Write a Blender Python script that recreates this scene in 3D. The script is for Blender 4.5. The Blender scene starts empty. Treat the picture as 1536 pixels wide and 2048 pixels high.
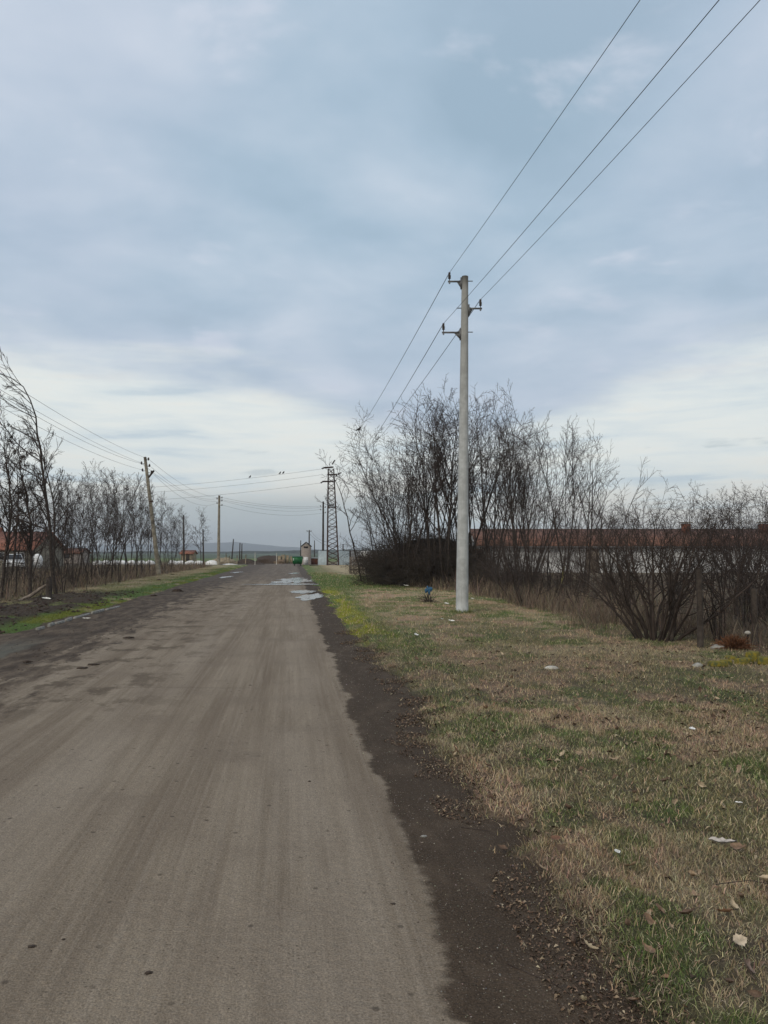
import bpy, math, random
import numpy as np
from mathutils import Vector, Matrix
random.seed(7)
R = math.radians
SC = bpy.context.scene
COL = SC.collection

# ------------------------------------------------------------------ camera
CAMZ = 1.6
F = 1540.0                       # focal length in photo pixels (1536 x 2048)
PITCH = math.atan(81 / F)
cam = bpy.data.cameras.new('camera'); camo = bpy.data.objects.new('camera', cam); COL.objects.link(camo)
camo.location = (0, 0, CAMZ); camo.rotation_euler = (R(90) + PITCH, 0, 0)
cam.sensor_fit = 'VERTICAL'; cam.sensor_height = 24; cam.lens = 24 * F / 2048
cam.clip_start = 0.05; cam.clip_end = 12000
SC.camera = camo
SC.render.resolution_x, SC.render.resolution_y = 768, 1024

# ------------------------------------------------------------------ node helper
class G:
    def __init__(s, nt): s.nt = nt
    def n(s, t, **kw):
        x = s.nt.nodes.new(t)
        for k, v in kw.items(): setattr(x, k, v)
        return x
    def put(s, sock, v):
        if v is None: return
        if hasattr(v, 'is_linked') or hasattr(v, 'links'): s.nt.links.new(v, sock)
        elif isinstance(v, (tuple, list)) and len(v) == 3 and sock.type == 'RGBA': sock.default_value = (*v, 1)
        else: sock.default_value = v
    def m(s, op, a, b=None, c=None, clamp=False):
        x = s.n('ShaderNodeMath', operation=op, use_clamp=clamp)
        for i, v in enumerate((a, b, c)): s.put(x.inputs[i], v)
        return x.outputs[0]
    def vm(s, op, a, b=None):
        x = s.n('ShaderNodeVectorMath', operation=op); s.put(x.inputs[0], a); s.put(x.inputs[1], b); return x.outputs[0]
    def sep(s, v):
        x = s.n('ShaderNodeSeparateXYZ'); s.put(x.inputs[0], v); return x.outputs
    def comb(s, a=0., b=0., c=0.):
        x = s.n('ShaderNodeCombineXYZ')
        for i, v in enumerate((a, b, c)): s.put(x.inputs[i], v)
        return x.outputs[0]
    def noise(s, v, scale, detail=3, rough=.5, dist=0., col=False):
        x = s.n('ShaderNodeTexNoise'); s.put(x.inputs['Vector'], v)
        x.inputs['Scale'].default_value = scale; x.inputs['Detail'].default_value = detail
        x.inputs['Roughness'].default_value = rough; x.inputs['Distortion'].default_value = dist
        return x.outputs[1 if col else 0]
    def vor(s, v, scale, feature='F1'):
        x = s.n('ShaderNodeTexVoronoi', feature=feature); s.put(x.inputs['Vector'], v); x.inputs['Scale'].default_value = scale
        return x.outputs
    def ss(s, v, lo, hi, o0=0., o1=1.):
        x = s.n('ShaderNodeMapRange', interpolation_type='SMOOTHSTEP'); s.put(x.inputs[0], v)
        for i, k in enumerate((lo, hi, o0, o1)): s.put(x.inputs[i + 1], k)
        return x.outputs[0]
    def mix(s, f, a, b, mode='MIX'):
        x = s.n('ShaderNodeMix', data_type='RGBA', blend_type=mode)
        s.put(x.inputs[0], f); s.put(x.inputs[6], a); s.put(x.inputs[7], b); return x.outputs[2]
    def ramp(s, f, stops):
        x = s.n('ShaderNodeValToRGB'); s.put(x.inputs[0], f); e = x.color_ramp.elements
        while len(e) < len(stops): e.new(.5)
        for el, (p, c) in zip(e, stops): el.position = p; el.color = (*c, 1)
        return x.outputs[0]
    def bump(s, h, strength, dist):
        x = s.n('ShaderNodeBump'); s.put(x.inputs['Height'], h); x.inputs['Strength'].default_value = strength
        x.inputs['Distance'].default_value = dist; return x.outputs[0]

# ------------------------------------------------------------------ world: overcast sky
SUN_EL, SUN_AZ = R(38), R(215)      # sun behind the cloud, behind the camera and to the left
w = bpy.data.worlds.new('World'); SC.world = w; w.use_nodes = True
wt = w.node_tree; wt.nodes.clear(); g = G(wt)
sky = g.n('ShaderNodeTexSky', sky_type='NISHITA'); sky.sun_disc = False
sky.sun_elevation = SUN_EL; sky.sun_rotation = SUN_AZ; sky.altitude = 100
d = g.n('ShaderNodeTexCoord').outputs['Generated']
dx, dy, dz = g.sep(d)
zc = g.m('MAXIMUM', dz, 0.0)
hor = g.m('SQRT', g.m('ADD', g.m('MULTIPLY', dx, dx), g.m('MULTIPLY', dy, dy)))
el = g.m('DIVIDE', zc, g.m('MAXIMUM', hor, .02))            # tangent of the elevation
az = g.m('ARCTAN2', dx, dy)                                 # 0 = along the view, + = right
den = g.m('ADD', zc, .10)
px_, py_ = g.m('DIVIDE', dx, den), g.m('DIVIDE', dy, den)
pv = g.comb(px_, py_, 3.1)
nA = g.noise(pv, .75, 5, .48, .3)
nB = g.noise(g.vm('ADD', pv, (7.3, 2.1, 5.)), 2.2, 5, .5, .2)
nC = g.noise(g.vm('ADD', pv, (1.7, 9.4, 1.)), .45, 3, .5)
sv = g.comb(g.m('MULTIPLY', az, 2.2), g.m('MULTIPLY', el, 9.), .6)
nS = g.noise(sv, 1.6, 5, .55, .4)                           # flat streaks near the horizon
nT = g.noise(g.comb(g.m('MULTIPLY', az, 3.5), g.m('MULTIPLY', el, 26.), 4.), 1.5, 5, .55, .3)
# grey-blue stratus deck
deck = g.ramp(g.m('ADD', g.m('MULTIPLY', nA, .55), g.m('MULTIPLY', nB, .45)),
              [(.38, (.350, .480, .600)), (.455, (.42, .55, .675)), (.53, (.52, .63, .745)), (.61, (.66, .74, .835))])
lil = g.ss(nC, .42, .66)
deck = g.mix(g.m('MULTIPLY', lil, .45), deck, (.53, .58, .72))
nD = g.noise(g.vm('ADD', pv, (4.4, .3, 2.)), 2.8, 5, .55, .3)
deck = g.mix(g.m('MULTIPLY', g.m('MULTIPLY', g.ss(nD, .56, .74), g.ss(nC, .3, .5)), .7), deck, (.72, .76, .86))
low = g.ss(el, .42, .17)
deck = g.mix(g.m('MULTIPLY', low, .5), deck, (.55, .61, .72))
# bright gap over the horizon: its upper limit sinks in the middle of the view and warps with the noise
azb = g.m('SUBTRACT', az, .10)
dip = g.m('MULTIPLY', g.m('POWER', 2.718, g.m('MULTIPLY', g.m('MULTIPLY', azb, azb), -18.)), -.085)
top = g.m('ADD', g.m('ADD', .235, dip), g.m('MULTIPLY', g.m('SUBTRACT', nS, .5), .17))
gap = g.ss(g.m('SUBTRACT', top, el), -.045, .035)
bright = g.ramp(nT, [(.30, (.60, .70, .76)), (.40, (.76, .83, .84)), (.55, (.86, .90, .87)), (.70, (.90, .90, .84))])
bright = g.mix(g.m('MULTIPLY', g.ss(el, .12, .03), g.ss(nT, .4, .6)), bright, (.84, .80, .72))
cld = g.mix(gap, deck, bright)
nP = g.noise(g.comb(g.m('MULTIPLY', az, 5.), g.m('MULTIPLY', el, 22.), 8.), 1.9, 5, .55, .2)
puff = g.m('MULTIPLY', g.m('MULTIPLY', g.ss(nP, .60, .70), g.ss(el, .155, .125)), g.ss(el, .07, .09))
cld = g.mix(g.m('MULTIPLY', puff, .55), cld, (.50, .575, .60))
# thin blue-grey veil right above the horizon, strongest straight ahead and to the left
azc = g.m('ADD', az, .17)
vw = g.m('POWER', 2.718, g.m('MULTIPLY', g.m('MULTIPLY', azc, azc), -14.))
veil = g.m('MULTIPLY', g.ss(g.m('ADD', el, g.m('MULTIPLY', g.m('SUBTRACT', nS, .5), .05)), .095, .05), g.m('ADD', g.m('MULTIPLY', vw, .85), .12))
cld = g.mix(veil, cld, (.52, .585, .60))
# the rest of the sky dome, outside the frame, is a little brighter overhead and behind
back = g.ss(dy, .25, -.6)
cld = g.mix(g.m('MULTIPLY', back, .8), cld, (.74, .71, .65))
cld = g.mix(g.ss(dz, -.02, -.2), cld, (.10, .09, .07))
cl10 = g.vm('SCALE', cld); wt.nodes[-1].inputs['Scale'].default_value = 10.0
bgc = g.mix(.96, sky.outputs[0], cl10)
bg = g.n('ShaderNodeBackground'); g.put(bg.inputs[0], bgc); bg.inputs[1].default_value = .1
wo = g.n('ShaderNodeOutputWorld'); wt.links.new(bg.outputs[0], wo.inputs[0])

sl = bpy.data.lights.new('sun', 'SUN'); so = bpy.data.objects.new('sun', sl); COL.objects.link(so)
sl.energy = 1.4; sl.angle = R(15); sl.color = (1, .92, .80)
sd = Vector((math.sin(SUN_AZ) * math.cos(SUN_EL), math.cos(SUN_AZ) * math.cos(SUN_EL), math.sin(SUN_EL)))
so.rotation_euler = sd.to_track_quat('Z', 'Y').to_euler()
SC.view_settings.view_transform = 'Standard'; SC.view_settings.look = 'None'
SC.view_settings.exposure = 0; SC.view_settings.gamma = 1

# ------------------------------------------------------------------ helpers
def at(px, py, Y):
    a, b = (px - 768) / F, (1024 - py) / F
    y = math.cos(PITCH) - b * math.sin(PITCH); z = math.sin(PITCH) + b * math.cos(PITCH)
    return np.array([a * Y / y, Y, CAMZ + z * Y / y])
def gnd(px, py, z=0.):
    a, b = (px - 768) / F, (1024 - py) / F
    y = math.cos(PITCH) - b * math.sin(PITCH); zz = math.sin(PITCH) + b * math.cos(PITCH)
    t = (z - CAMZ) / zz
    return np.array([a * t, y * t, z])
KU = .119                                            # the road runs along x = u - KU * y
def sst(x, a, b):
    t = np.clip((x - a) / (b - a), 0, 1); return t * t * (3 - 2 * t)
def vnoise(x, y, s=0):
    x = np.asarray(x, float); y = np.asarray(y, float)
    xi, yi = np.floor(x), np.floor(y); fx, fy = x - xi, y - yi
    fx, fy = fx * fx * (3 - 2 * fx), fy * fy * (3 - 2 * fy)
    def h(a, b):
        v = np.sin(a * 127.1 + b * 311.7 + s * 74.7) * 43758.5453; return v - np.floor(v)
    return (h(xi, yi) * (1 - fx) + h(xi + 1, yi) * fx) * (1 - fy) + (h(xi, yi + 1) * (1 - fx) + h(xi + 1, yi + 1) * fx) * fy
def fbm(x, y, s=0, o=3):
    t, a, n = 0, 1, 0
    for i in range(o): t = t + a * vnoise(x * 2 ** i, y * 2 ** i, s + i * 3.3); n += a; a *= .5
    return t / n

def edge_r(y): return 1.08 + .55 * (fbm(np.asarray(y) * .9, 3.3, 1) - .5) + .16 * (vnoise(np.asarray(y) * 5, 1.1, 4) - .5)
def edge_l(y): return -5.34 - .4 * (fbm(np.asarray(y) * .5, 8.3, 2) - .5) - 1.0 * sst(-np.asarray(y), -15.5, -13.)
def HR(x, y):
    u = x + KU * y; dd = u - edge_r(y)
    return -.03 + .07 * sst(dd, -.1, .5) + .035 * (fbm(x * 1.6, y * 1.6, 5) - .5) * sst(dd, 0, .6) + .02 * (fbm(x * 7, y * 7, 6) - .5)
def HL(x, y):
    u = x + KU * y; dd = edge_l(y) - u
    h = -.03 + .08 * sst(dd, -.1, .5) + .05 * (fbm(x * 1.6, y * 1.6, 5) - .5) * sst(dd, 0, .6)
    mud = sst(dd, .5, 1.1) * sst(-dd, -4.2, -2.6) * sst(-y, -33, -25)
    return h + mud * .30 * (fbm(x * 2.3, y * 1.1, 12, 4) - .48) + .09 * mud
def H(x, y):
    x = np.asarray(x, float); y = np.asarray(y, float); u = x + KU * y
    far = y > 97
    return np.where(far, -.03, np.where(u > 1.0, HR(x, y), np.where(u < -5.2, HL(x, y), 0.)))

class MB:
    def __init__(s): s.V = []; s.F = []; s.C = []; s.n = 0
    def add(s, V, Fc, col=None):
        V = np.asarray(V, float).reshape(-1, 3); Fs = Fc if isinstance(Fc, list) and len(Fc) and isinstance(Fc[0], np.ndarray) else [np.asarray(Fc, int)]
        for f in Fs: s.F.append(f + s.n)
        s.V.append(V); s.n += len(V)
        if col is not None: s.C.append(np.broadcast_to(np.asarray(col, float), (len(V), 3)))
        return s
    def box(s, c, d, rz=0., ry=0., rx=0., top=None, col=None):
        x, y, z = np.array(d) / 2.
        v = np.array([[-x, -y, -z], [x, -y, -z], [x, y, -z], [-x, y, -z], [-x, -y, z], [x, -y, z], [x, y, z], [-x, y, z]])
        if top is not None: v[4:, 0] *= top[0]; v[4:, 1] *= top[1]
        M = np.array((Matrix.Rotation(rz, 3, 'Z') @ Matrix.Rotation(ry, 3, 'Y') @ Matrix.Rotation(rx, 3, 'X')))
        return s.add(v @ M.T + np.array(c), [[0, 3, 2, 1], [4, 5, 6, 7], [0, 1, 5, 4], [1, 2, 6, 5], [2, 3, 7, 6], [3, 0, 4, 7]], col)
    def tubes(s, P, Rr, sides=3, caps=False):
        P = np.asarray(P, float); Rr = np.asarray(Rr, float)
        N, K = P.shape[:2]
        T = np.empty_like(P); T[:, 1:-1] = P[:, 2:] - P[:, :-2]; T[:, 0] = P[:, 1] - P[:, 0]; T[:, -1] = P[:, -1] - P[:, -2]
        T /= np.linalg.norm(T, axis=2, keepdims=True) + 1e-9
        m = np.abs(P[:, -1] - P[:, 0]); m /= np.linalg.norm(m, axis=1, keepdims=True) + 1e-9
        ref = np.where((m[:, 2] > .8)[:, None], np.array([1., .13, 0]), np.array([.1, 0, 1.]))[:, None, :]
        A = np.cross(T, ref); A /= np.linalg.norm(A, axis=2, keepdims=True) + 1e-9
        B = np.cross(T, A)
        th = np.arange(sides) * 2 * math.pi / sides
        V = P[:, :, None] + Rr[:, :, None, None] * (np.cos(th)[:, None] * A[:, :, None] + np.sin(th)[:, None] * B[:, :, None])
        i = np.arange(N)[:, None, None] * K * sides; k = np.arange(K - 1)[None, :, None] * sides; j = np.arange(sides)[None, None, :]
        j2 = (j + 1) % sides
        a = i + k + j; b = i + k + j2
        Fs = [np.stack([a, b, b + sides, a + sides], -1).reshape(-1, 4)]
        if caps:
            q = np.arange(N)[:, None] * K * sides
            Fs.append(q + np.arange(sides)[None, :]); Fs.append(q + (K - 1) * sides + np.arange(sides)[None, ::-1])
        return s.add(V.reshape(-1, 3), Fs)
    def tube(s, pts, r, sides=8, caps=True):
        pts = np.asarray(pts, float); r = np.broadcast_to(np.asarray(r, float), (len(pts),))
        return s.tubes(pts[None], r[None], sides, caps)
    def lathe(s, c, prof, sides=12):          # prof: (r, z) up a vertical axis at c
        return s.tubes(np.array([[(c[0], c[1], c[2] + z) for r, z in prof]]) + np.zeros((1, len(prof), 3)), np.array([[r for r, z in prof]]), sides, True)
    def build(s, name, mat, parent=None, smooth=False, loc=None):
        me = bpy.data.meshes.new(name)
        V = np.concatenate(s.V)
        if loc is not None: V = V - np.asarray(loc, float)
        Fs = [f.reshape(-1, f.shape[-1]) for f in s.F]
        li = np.concatenate([f.ravel() for f in Fs]); tot = np.concatenate([np.full(len(f), f.shape[1]) for f in Fs])
        st = np.concatenate([[0], np.cumsum(tot)[:-1]])
        me.vertices.add(len(V)); me.vertices.foreach_set('co', V.astype(np.float32).ravel())
        me.loops.add(len(li)); me.loops.foreach_set('vertex_index', li.astype(np.int32))
        me.polygons.add(len(tot)); me.polygons.foreach_set('loop_start', st.astype(np.int32))
        if smooth: me.polygons.foreach_set('use_smooth', np.ones(len(tot), bool))
        me.update(calc_edges=True)
        if s.C:
            C = np.concatenate(s.C); ca = me.color_attributes.new('Col', 'FLOAT_COLOR', 'POINT')
            ca.data.foreach_set('color', np.concatenate([C, np.ones((len(C), 1))], 1).astype(np.float32).ravel())
        if mat: me.materials.append(mat)
        o = bpy.data.objects.new(name, me); COL.objects.link(o)
        if loc is not None and parent is None: o.location = loc
        if parent is not None: o.parent = parent
        return o

def tag(o, label=None, cat=None, group=None, kind=None):
    for k, v in (('label', label), ('category', cat), ('group', group), ('kind', kind)):
        if v: o[k] = v
    return o
def empty(name, loc=(0, 0, 0), label=None, cat=None, group=None):
    o = bpy.data.objects.new(name, None); o.empty_display_size = .1; COL.objects.link(o); o.location = loc
    return tag(o, label, cat, group)
def copy_tree(o, parent=None):
    c = o.copy(); COL.objects.link(c); c.parent = parent
    for ch in list(o.children): copy_tree(ch, c)
    return c

def mat(name, col=(.5, .5, .5), rough=.85, metal=0., var=.25, scale=8., bump=0., bscale=30., col2=None, coord='Object'):
    m = bpy.data.materials.new(name); m.use_nodes = True
    nt = m.node_tree; g = G(nt); b = nt.nodes['Principled BSDF']
    tc = g.n('ShaderNodeTexCoord').outputs[coord]
    n = g.noise(tc, scale, 5, .6)
    c2 = col2 or tuple(c * (1 - var) for c in col); c1 = col if col2 else tuple(min(1, c * (1 + var)) for c in col)
    g.put(b.inputs['Base Color'], g.mix(g.ss(n, .35, .65), c1, c2))
    b.inputs['Roughness'].default_value = rough; b.inputs['Metallic'].default_value = metal
    b.inputs['Specular IOR Level'].default_value = .3
    if bump: g.put(b.inputs['Normal'], g.bump(g.noise(tc, bscale, 5, .6), 1., bump))
    m['g'] = 1
    return m
def colmat(name, rough=.9, scale=14., amt=.35, bump=0., bscale=60., spec=.2, trans=0.):
    m = bpy.data.materials.new(name); m.use_nodes = True
    nt = m.node_tree; g = G(nt); b = nt.nodes['Principled BSDF']
    tc = g.n('ShaderNodeTexCoord').outputs['Object']
    a = g.n('ShaderNodeAttribute', attribute_name='Col').outputs['Color']
    f = g.ss(g.noise(tc, scale, 6, .65), .25, .75, 1 - amt, 1 + amt)
    f2 = g.vm('SCALE', a); nt.nodes[-1].inputs['Scale'].default_value = 1; nt.links.new(f, nt.nodes[-1].inputs['Scale'])
    g.put(b.inputs['Base Color'], f2)
    b.inputs['Roughness'].default_value = rough; b.inputs['Specular IOR Level'].default_value = spec
    if bump: g.put(b.inputs['Normal'], g.bump(g.noise(tc, bscale, 6, .65), 1., bump))
    return m

M = {}
M['concrete'] = mat('pale_concrete', (.42, .44, .445), .9, 0, .14, 5., .004, 60.)
M['old_concrete'] = mat('weathered_concrete', (.22, .20, .16), .95, 0, .3, 4., .004, 40.)
M['galv'] = mat('galvanised_steel', (.16, .165, .17), .55, .5, .2, 10.)
M['insul'] = mat('brown_insulator', (.035, .025, .02), .35, 0, .2, 20.)
M['wire'] = mat('dark_wire', (.05, .05, .055), .6, .3, .1, 5.)
M['rust'] = mat('rusty_steel', (.06, .032, .024), .85, .1, .35, 9.)
M['bark'] = mat('dark_bark', (.042, .034, .030), .95, 0, .4, 18., .004, 60.)
M['twig'] = mat('brown_twig', (.050, .038, .034), .95, 0, .3, 6.)
M['twigdark'] = mat('dark_twig', (.048, .036, .030), .95, 0, .3, 6.)
M['bramble'] = mat('bramble_stem', (.046, .038, .03), .95, 0, .4, 6.)
M['pod'] = mat('dry_pod', (.035, .024, .018), .8, 0, .3, 6.)
M['post'] = mat('old_wood', (.045, .036, .03), .95, 0, .35, 12., .004, 50.)
M['greywood'] = mat('grey_wood', (.17, .14, .115), .95, 0, .35, 9., .003, 40.)
M['white'] = mat('white_plastic', (.72, .73, .74), .5, 0, .12, 6.)
M['offwhite'] = mat('dirty_white_paint', (.50, .51, .52), .85, 0, .2, 1.5)
M['stone'] = mat('pale_stone', (.42, .40, .36), .9, 0, .25, 12., .004, 40.)
M['bin'] = mat('green_plastic', (.015, .14, .045), .5, 0, .2, 3.)
M['bindark'] = mat('dark_green_plastic', (.012, .055, .028), .5, 0, .2, 3.)
M['black'] = mat('black_rubber', (.02, .02, .02), .7, 0, .2, 9.)
M['blue'] = mat('blue_plastic_bag', (.03, .10, .19), .5, 0, .35, 25., .01, 20.)
M['mud'] = mat('dark_mud', (.055, .04, .031), .9, 0, .4, 10., .02, 25.)
M['earth'] = mat('heaped_earth', (.13, .095, .065), .95, 0, .4, 3., .02, 8.)
M['sand'] = mat('pale_earth', (.24, .20, .14), .95, 0, .3, 2.)
M['darkroof'] = mat('tar_roof_and_dark_front', (.035, .031, .028), .95, 0, .3, 5.)
M['glass'] = mat('dark_window', (.03, .035, .04), .15, 0, .2, 5.)
M['moss'] = mat('mossy_stone', (.20, .155, .018), .95, 0, .4, 22., .008, 40., col2=(.07, .08, .03))
M['fern'] = mat('rust_brown_plant', (.14, .062, .03), .95, 0, .4, 10.)
M['rock'] = mat('grey_rock', (.26, .255, .235), .9, 0, .3, 9., .01, 25.)
M['yellow'] = mat('yellow_plastic', (.15, .135, .035), .6, 0, .2, 9.)

def stripes(name, col, gapc, fx, fz=0., rough=.7, metal=0., var=.25, axis=0):
    m = mat(name, col, rough, metal, var, 3.); nt = m.node_tree; g = G(nt); b = nt.nodes['Principled BSDF']
    tc = g.n('ShaderNodeTexCoord').outputs['Object']; s = g.sep(tc)
    base = b.inputs['Base Color'].links[0].from_socket
    f = g.m('FRACT', g.m('MULTIPLY', s[axis], fx)); k = g.ss(f, .12, .02)
    if fz: k = g.m('MAXIMUM', k, g.ss(g.m('FRACT', g.m('MULTIPLY', s[2], fz)), .2, .05))
    g.put(b.inputs['Base Color'], g.mix(k, base, gapc))
    return m
M['sheet'] = stripes('pale_blue_sheet_metal', (.36, .43, .47), (.2, .25, .29), 5., 0, .5, .2, .12)
M['greysheet'] = stripes('grey_sheet_metal', (.25, .26, .27), (.12, .12, .13), 3., 0, .6, .2, .25)
M['roof'] = stripes('red_clay_tile', (.21, .09, .06), (.10, .04, .03), 4., 0, .9, 0, .35)
M['roofdark'] = stripes('weathered_red_tile', (.15, .075, .052), (.09, .04, .03), 4., 0, .9, 0, .45)
def brick(name, c1, c2, mortar, sc=1.):
    m = mat(name, c1, .95); nt = m.node_tree; g = G(nt); b = nt.nodes['Principled BSDF']
    x = g.n('ShaderNodeTexBrick'); s = g.sep(g.n('ShaderNodeTexCoord').outputs['Object'])
    g.put(x.inputs['Vector'], g.comb(g.m('ADD', s[0], s[1]), s[2]))
    x.inputs['Scale'].default_value = sc; x.inputs['Brick Width'].default_value = .26; x.inputs['Row Height'].default_value = .085
    x.inputs['Mortar Size'].default_value = .012
    for k, c in (('Color1', c1), ('Color2', c2), ('Mortar', mortar)): x.inputs[k].default_value = (*c, 1)
    g.put(b.inputs['Base Color'], x.outputs[0]); return m
M['brick'] = brick('red_brick', (.26, .09, .05), (.17, .06, .04), (.08, .06, .05))
M['palebrick'] = brick('pale_brick', (.33, .28, .25), (.26, .22, .20), (.36, .34, .32))

# pole concrete: faint rings and vertical streaks
m = M['concrete']; nt = m.node_tree; g = G(nt); b = nt.nodes['Principled BSDF']; s = g.sep(g.n('ShaderNodeTexCoord').outputs['Object'])
st = g.noise(g.comb(g.m('MULTIPLY', s[0], 9.), g.m('MULTIPLY', s[1], 9.), g.m('MULTIPLY', s[2], .5)), 3., 4, .6)
rg = g.noise(g.comb(0., 0., g.m('MULTIPLY', s[2], 3.)), 2.5, 3, .6)
base = b.inputs['Base Color'].links[0].from_socket
hgt = g.ss(s[2], 4., 8.5)                             # darker and browner towards the tip
k = g.m('ADD', g.m('MULTIPLY', g.ss(st, .4, .7), .35), g.m('MULTIPLY', g.ss(rg, .5, .7), .18))
g.put(b.inputs['Base Color'], g.mix(g.m('MULTIPLY', hgt, .6), g.mix(k, base, (.28, .29, .29)), (.23, .225, .20)))

# road
def road_material():
    m = bpy.data.materials.new('packed_dirt_road'); m.use_nodes = True; nt = m.node_tree; g = G(nt); b = nt.nodes['Principled BSDF']
    tc = g.n('ShaderNodeTexCoord').outputs['Object']; x, y, z = g.sep(tc)
    u = g.m('ADD', x, g.m('MULTIPLY', y, KU))
    uy = g.comb(u, y)
    lo = g.noise(g.comb(g.m('MULTIPLY', u, 1.), g.m('MULTIPLY', y, .22)), 1.3, 5, .6)
    strk = g.noise(g.comb(g.m('MULTIPLY', u, 2.6), g.m('MULTIPLY', y, .11)), 1.3, 6, .66)
    fst = g.noise(g.comb(g.m('MULTIPLY', u, 26.), g.m('MULTIPLY', y, .35)), 1., 3, .6)
    blot = g.noise(uy, 1.1, 6, .62)
    gr = g.noise(uy, 105., 3, .8)
    vo = g.vor(uy, 95.)
    c = g.mix(g.ss(strk, .34, .66), (.158, .125, .093), (.248, .205, .157))
    c = g.mix(g.m('MULTIPLY', g.ss(fst, .4, .7), .34), c, (.30, .255, .205))
    c = g.mix(g.m('MULTIPLY', g.ss(g.noise(uy, .55, 6, .7), .4, .62), .45), c, (.182, .146, .113))
    wp = g.m('MAXIMUM', g.ss(g.m('ABSOLUTE', g.m('SUBTRACT', u, .1)), .45, .1), g.ss(g.m('ABSOLUTE', g.m('ADD', u, 1.55)), .4, .1))
    c = g.mix(g.m('MULTIPLY', wp, g.m('MULTIPLY', g.ss(lo, .35, .65), .5)), c, (.30, .255, .205))
    c = g.mix(g.m('MULTIPLY', g.ss(blot, .52, .72), .35), c, (.155, .125, .10))
    b2 = g.noise(g.comb(g.m('MULTIPLY', u, 1.3), g.m('MULTIPLY', y, .9)), 1.5, 7, .7)
    c = g.mix(g.m('MULTIPLY', g.m('MULTIPLY', g.ss(b2, .50, .60), g.m('MULTIPLY', g.ss(u, -.6, -2.4), g.ss(y, 6., 9.))), .75), c, (.085, .065, .048))
    # transverse joint: the nearer surface a shade lighter
    yy = g.m('ADD', y, g.m('MULTIPLY', g.m('SUBTRACT', g.noise(uy, .8, 3), .5), .25))
    jn = g.m('MULTIPLY', g.ss(g.m('ABSOLUTE', g.m('SUBTRACT', yy, 9.2)), .06, .015), g.m('MULTIPLY', g.ss(u, .0, -1.0), .22))
    c = g.mix(jn, c, (.10, .08, .065))
    # dark wet mud along both edges
    ln = g.noise(g.comb(g.m('MULTIPLY', u, 1.6), g.m('MULTIPLY', y, .5)), 1.4, 6, .68)
    lm = g.ss(g.m('ADD', u, g.m('MULTIPLY', g.m('SUBTRACT', ln, .5), 5.2)), -3.1, -3.75)
    rn = g.noise(g.comb(g.m('MULTIPLY', u, .6), y), 1.0, 6, .66)
    rm = g.ss(g.m('ADD', u, g.m('MULTIPLY', g.m('SUBTRACT', rn, .5), .62)), .585, .65)
    farn = g.noise(uy, .35, 5, .6)
    fm = g.m('MULTIPLY', g.ss(g.m('ADD', y, g.m('MULTIPLY', g.m('SUBTRACT', farn, .5), 46.)), 36., 50.), g.ss(strk, .75, .35, .45, 1.))
    mudc = g.mix(g.ss(g.noise(g.comb(g.m('MULTIPLY', u, 2.), g.m('MULTIPLY', y, .5)), 2.2, 5, .65), .35, .7), (.046, .033, .024), (.125, .095, .069))
    c = g.mix(lm, c, mudc)
    sh = g.mix(g.ss(gr, .3, .7), (.034, .023, .015), (.062, .043, .029))
    sh = g.mix(g.m('MULTIPLY', g.ss(g.noise(g.comb(g.m('MULTIPLY', u, 2.2), y), 1.6, 6, .7), .46, .66), .6), sh, (.092, .067, .047))
    c = g.mix(g.m('MULTIPLY', rm, .95), c, sh)
    c = g.mix(g.m('MULTIPLY', fm, .8), c, (.095, .076, .064))
    # smooth grey-green worn strip of old asphalt on the far left
    gs = g.m('MULTIPLY', g.ss(g.m('ABSOLUTE', g.m('ADD', g.m('ADD', u, 4.75), g.m('MULTIPLY', g.m('SUBTRACT', ln, .5), .8))), .38, .22), g.ss(y, 15.5, 12.))
    c = g.mix(g.m('MULTIPLY', gs, .75), c, (.105, .105, .088))
    # aggregate
    sp = g.m('MULTIPLY', g.ss(vo[0], .28, .1), g.ss(g.sep(vo[1])[0], .55, .9))
    gr2 = g.noise(uy, 24., 4, .7)
    f = g.m('MULTIPLY', g.ss(gr, .25, .75, .58, 1.42), g.ss(gr2, .3, .7, .92, 1.08))
    v = g.vm('SCALE', c); nt.links.new(f, nt.nodes[-1].inputs['Scale'])
    c = g.mix(g.m('MULTIPLY', sp, .55), v, (.34, .31, .27))
    pit = g.m('MAXIMUM', g.m('MULTIPLY', g.ss(g.vor(uy, 34.)[0], .26, .08), g.ss(g.noise(uy, 3., 3), .48, .60)), g.m('MULTIPLY', g.ss(g.vor(uy, 7.)[0], .13, .07), g.ss(g.noise(uy, 2.1, 3), .42, .5)))
    c = g.mix(g.m('MULTIPLY', pit, .6), c, (.05, .04, .033))
    g.put(b.inputs['Base Color'], c)
    wet = g.m('MAXIMUM', g.m('MAXIMUM', lm, rm), fm)
    g.put(b.inputs['Roughness'], g.m('SUBTRACT', .93, g.m('MULTIPLY', wet, .16)))
    b.inputs['Specular IOR Level'].default_value = .10
    hgt = g.m('ADD', g.m('MULTIPLY', gr, .35), g.m('ADD', g.m('MULTIPLY', g.noise(uy, 22., 4, .6), .8), g.m('MULTIPLY', strk, 1.2)))
    g.put(b.inputs['Normal'], g.bump(hgt, 1., .016))
    return m
M['road'] = road_material()
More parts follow.
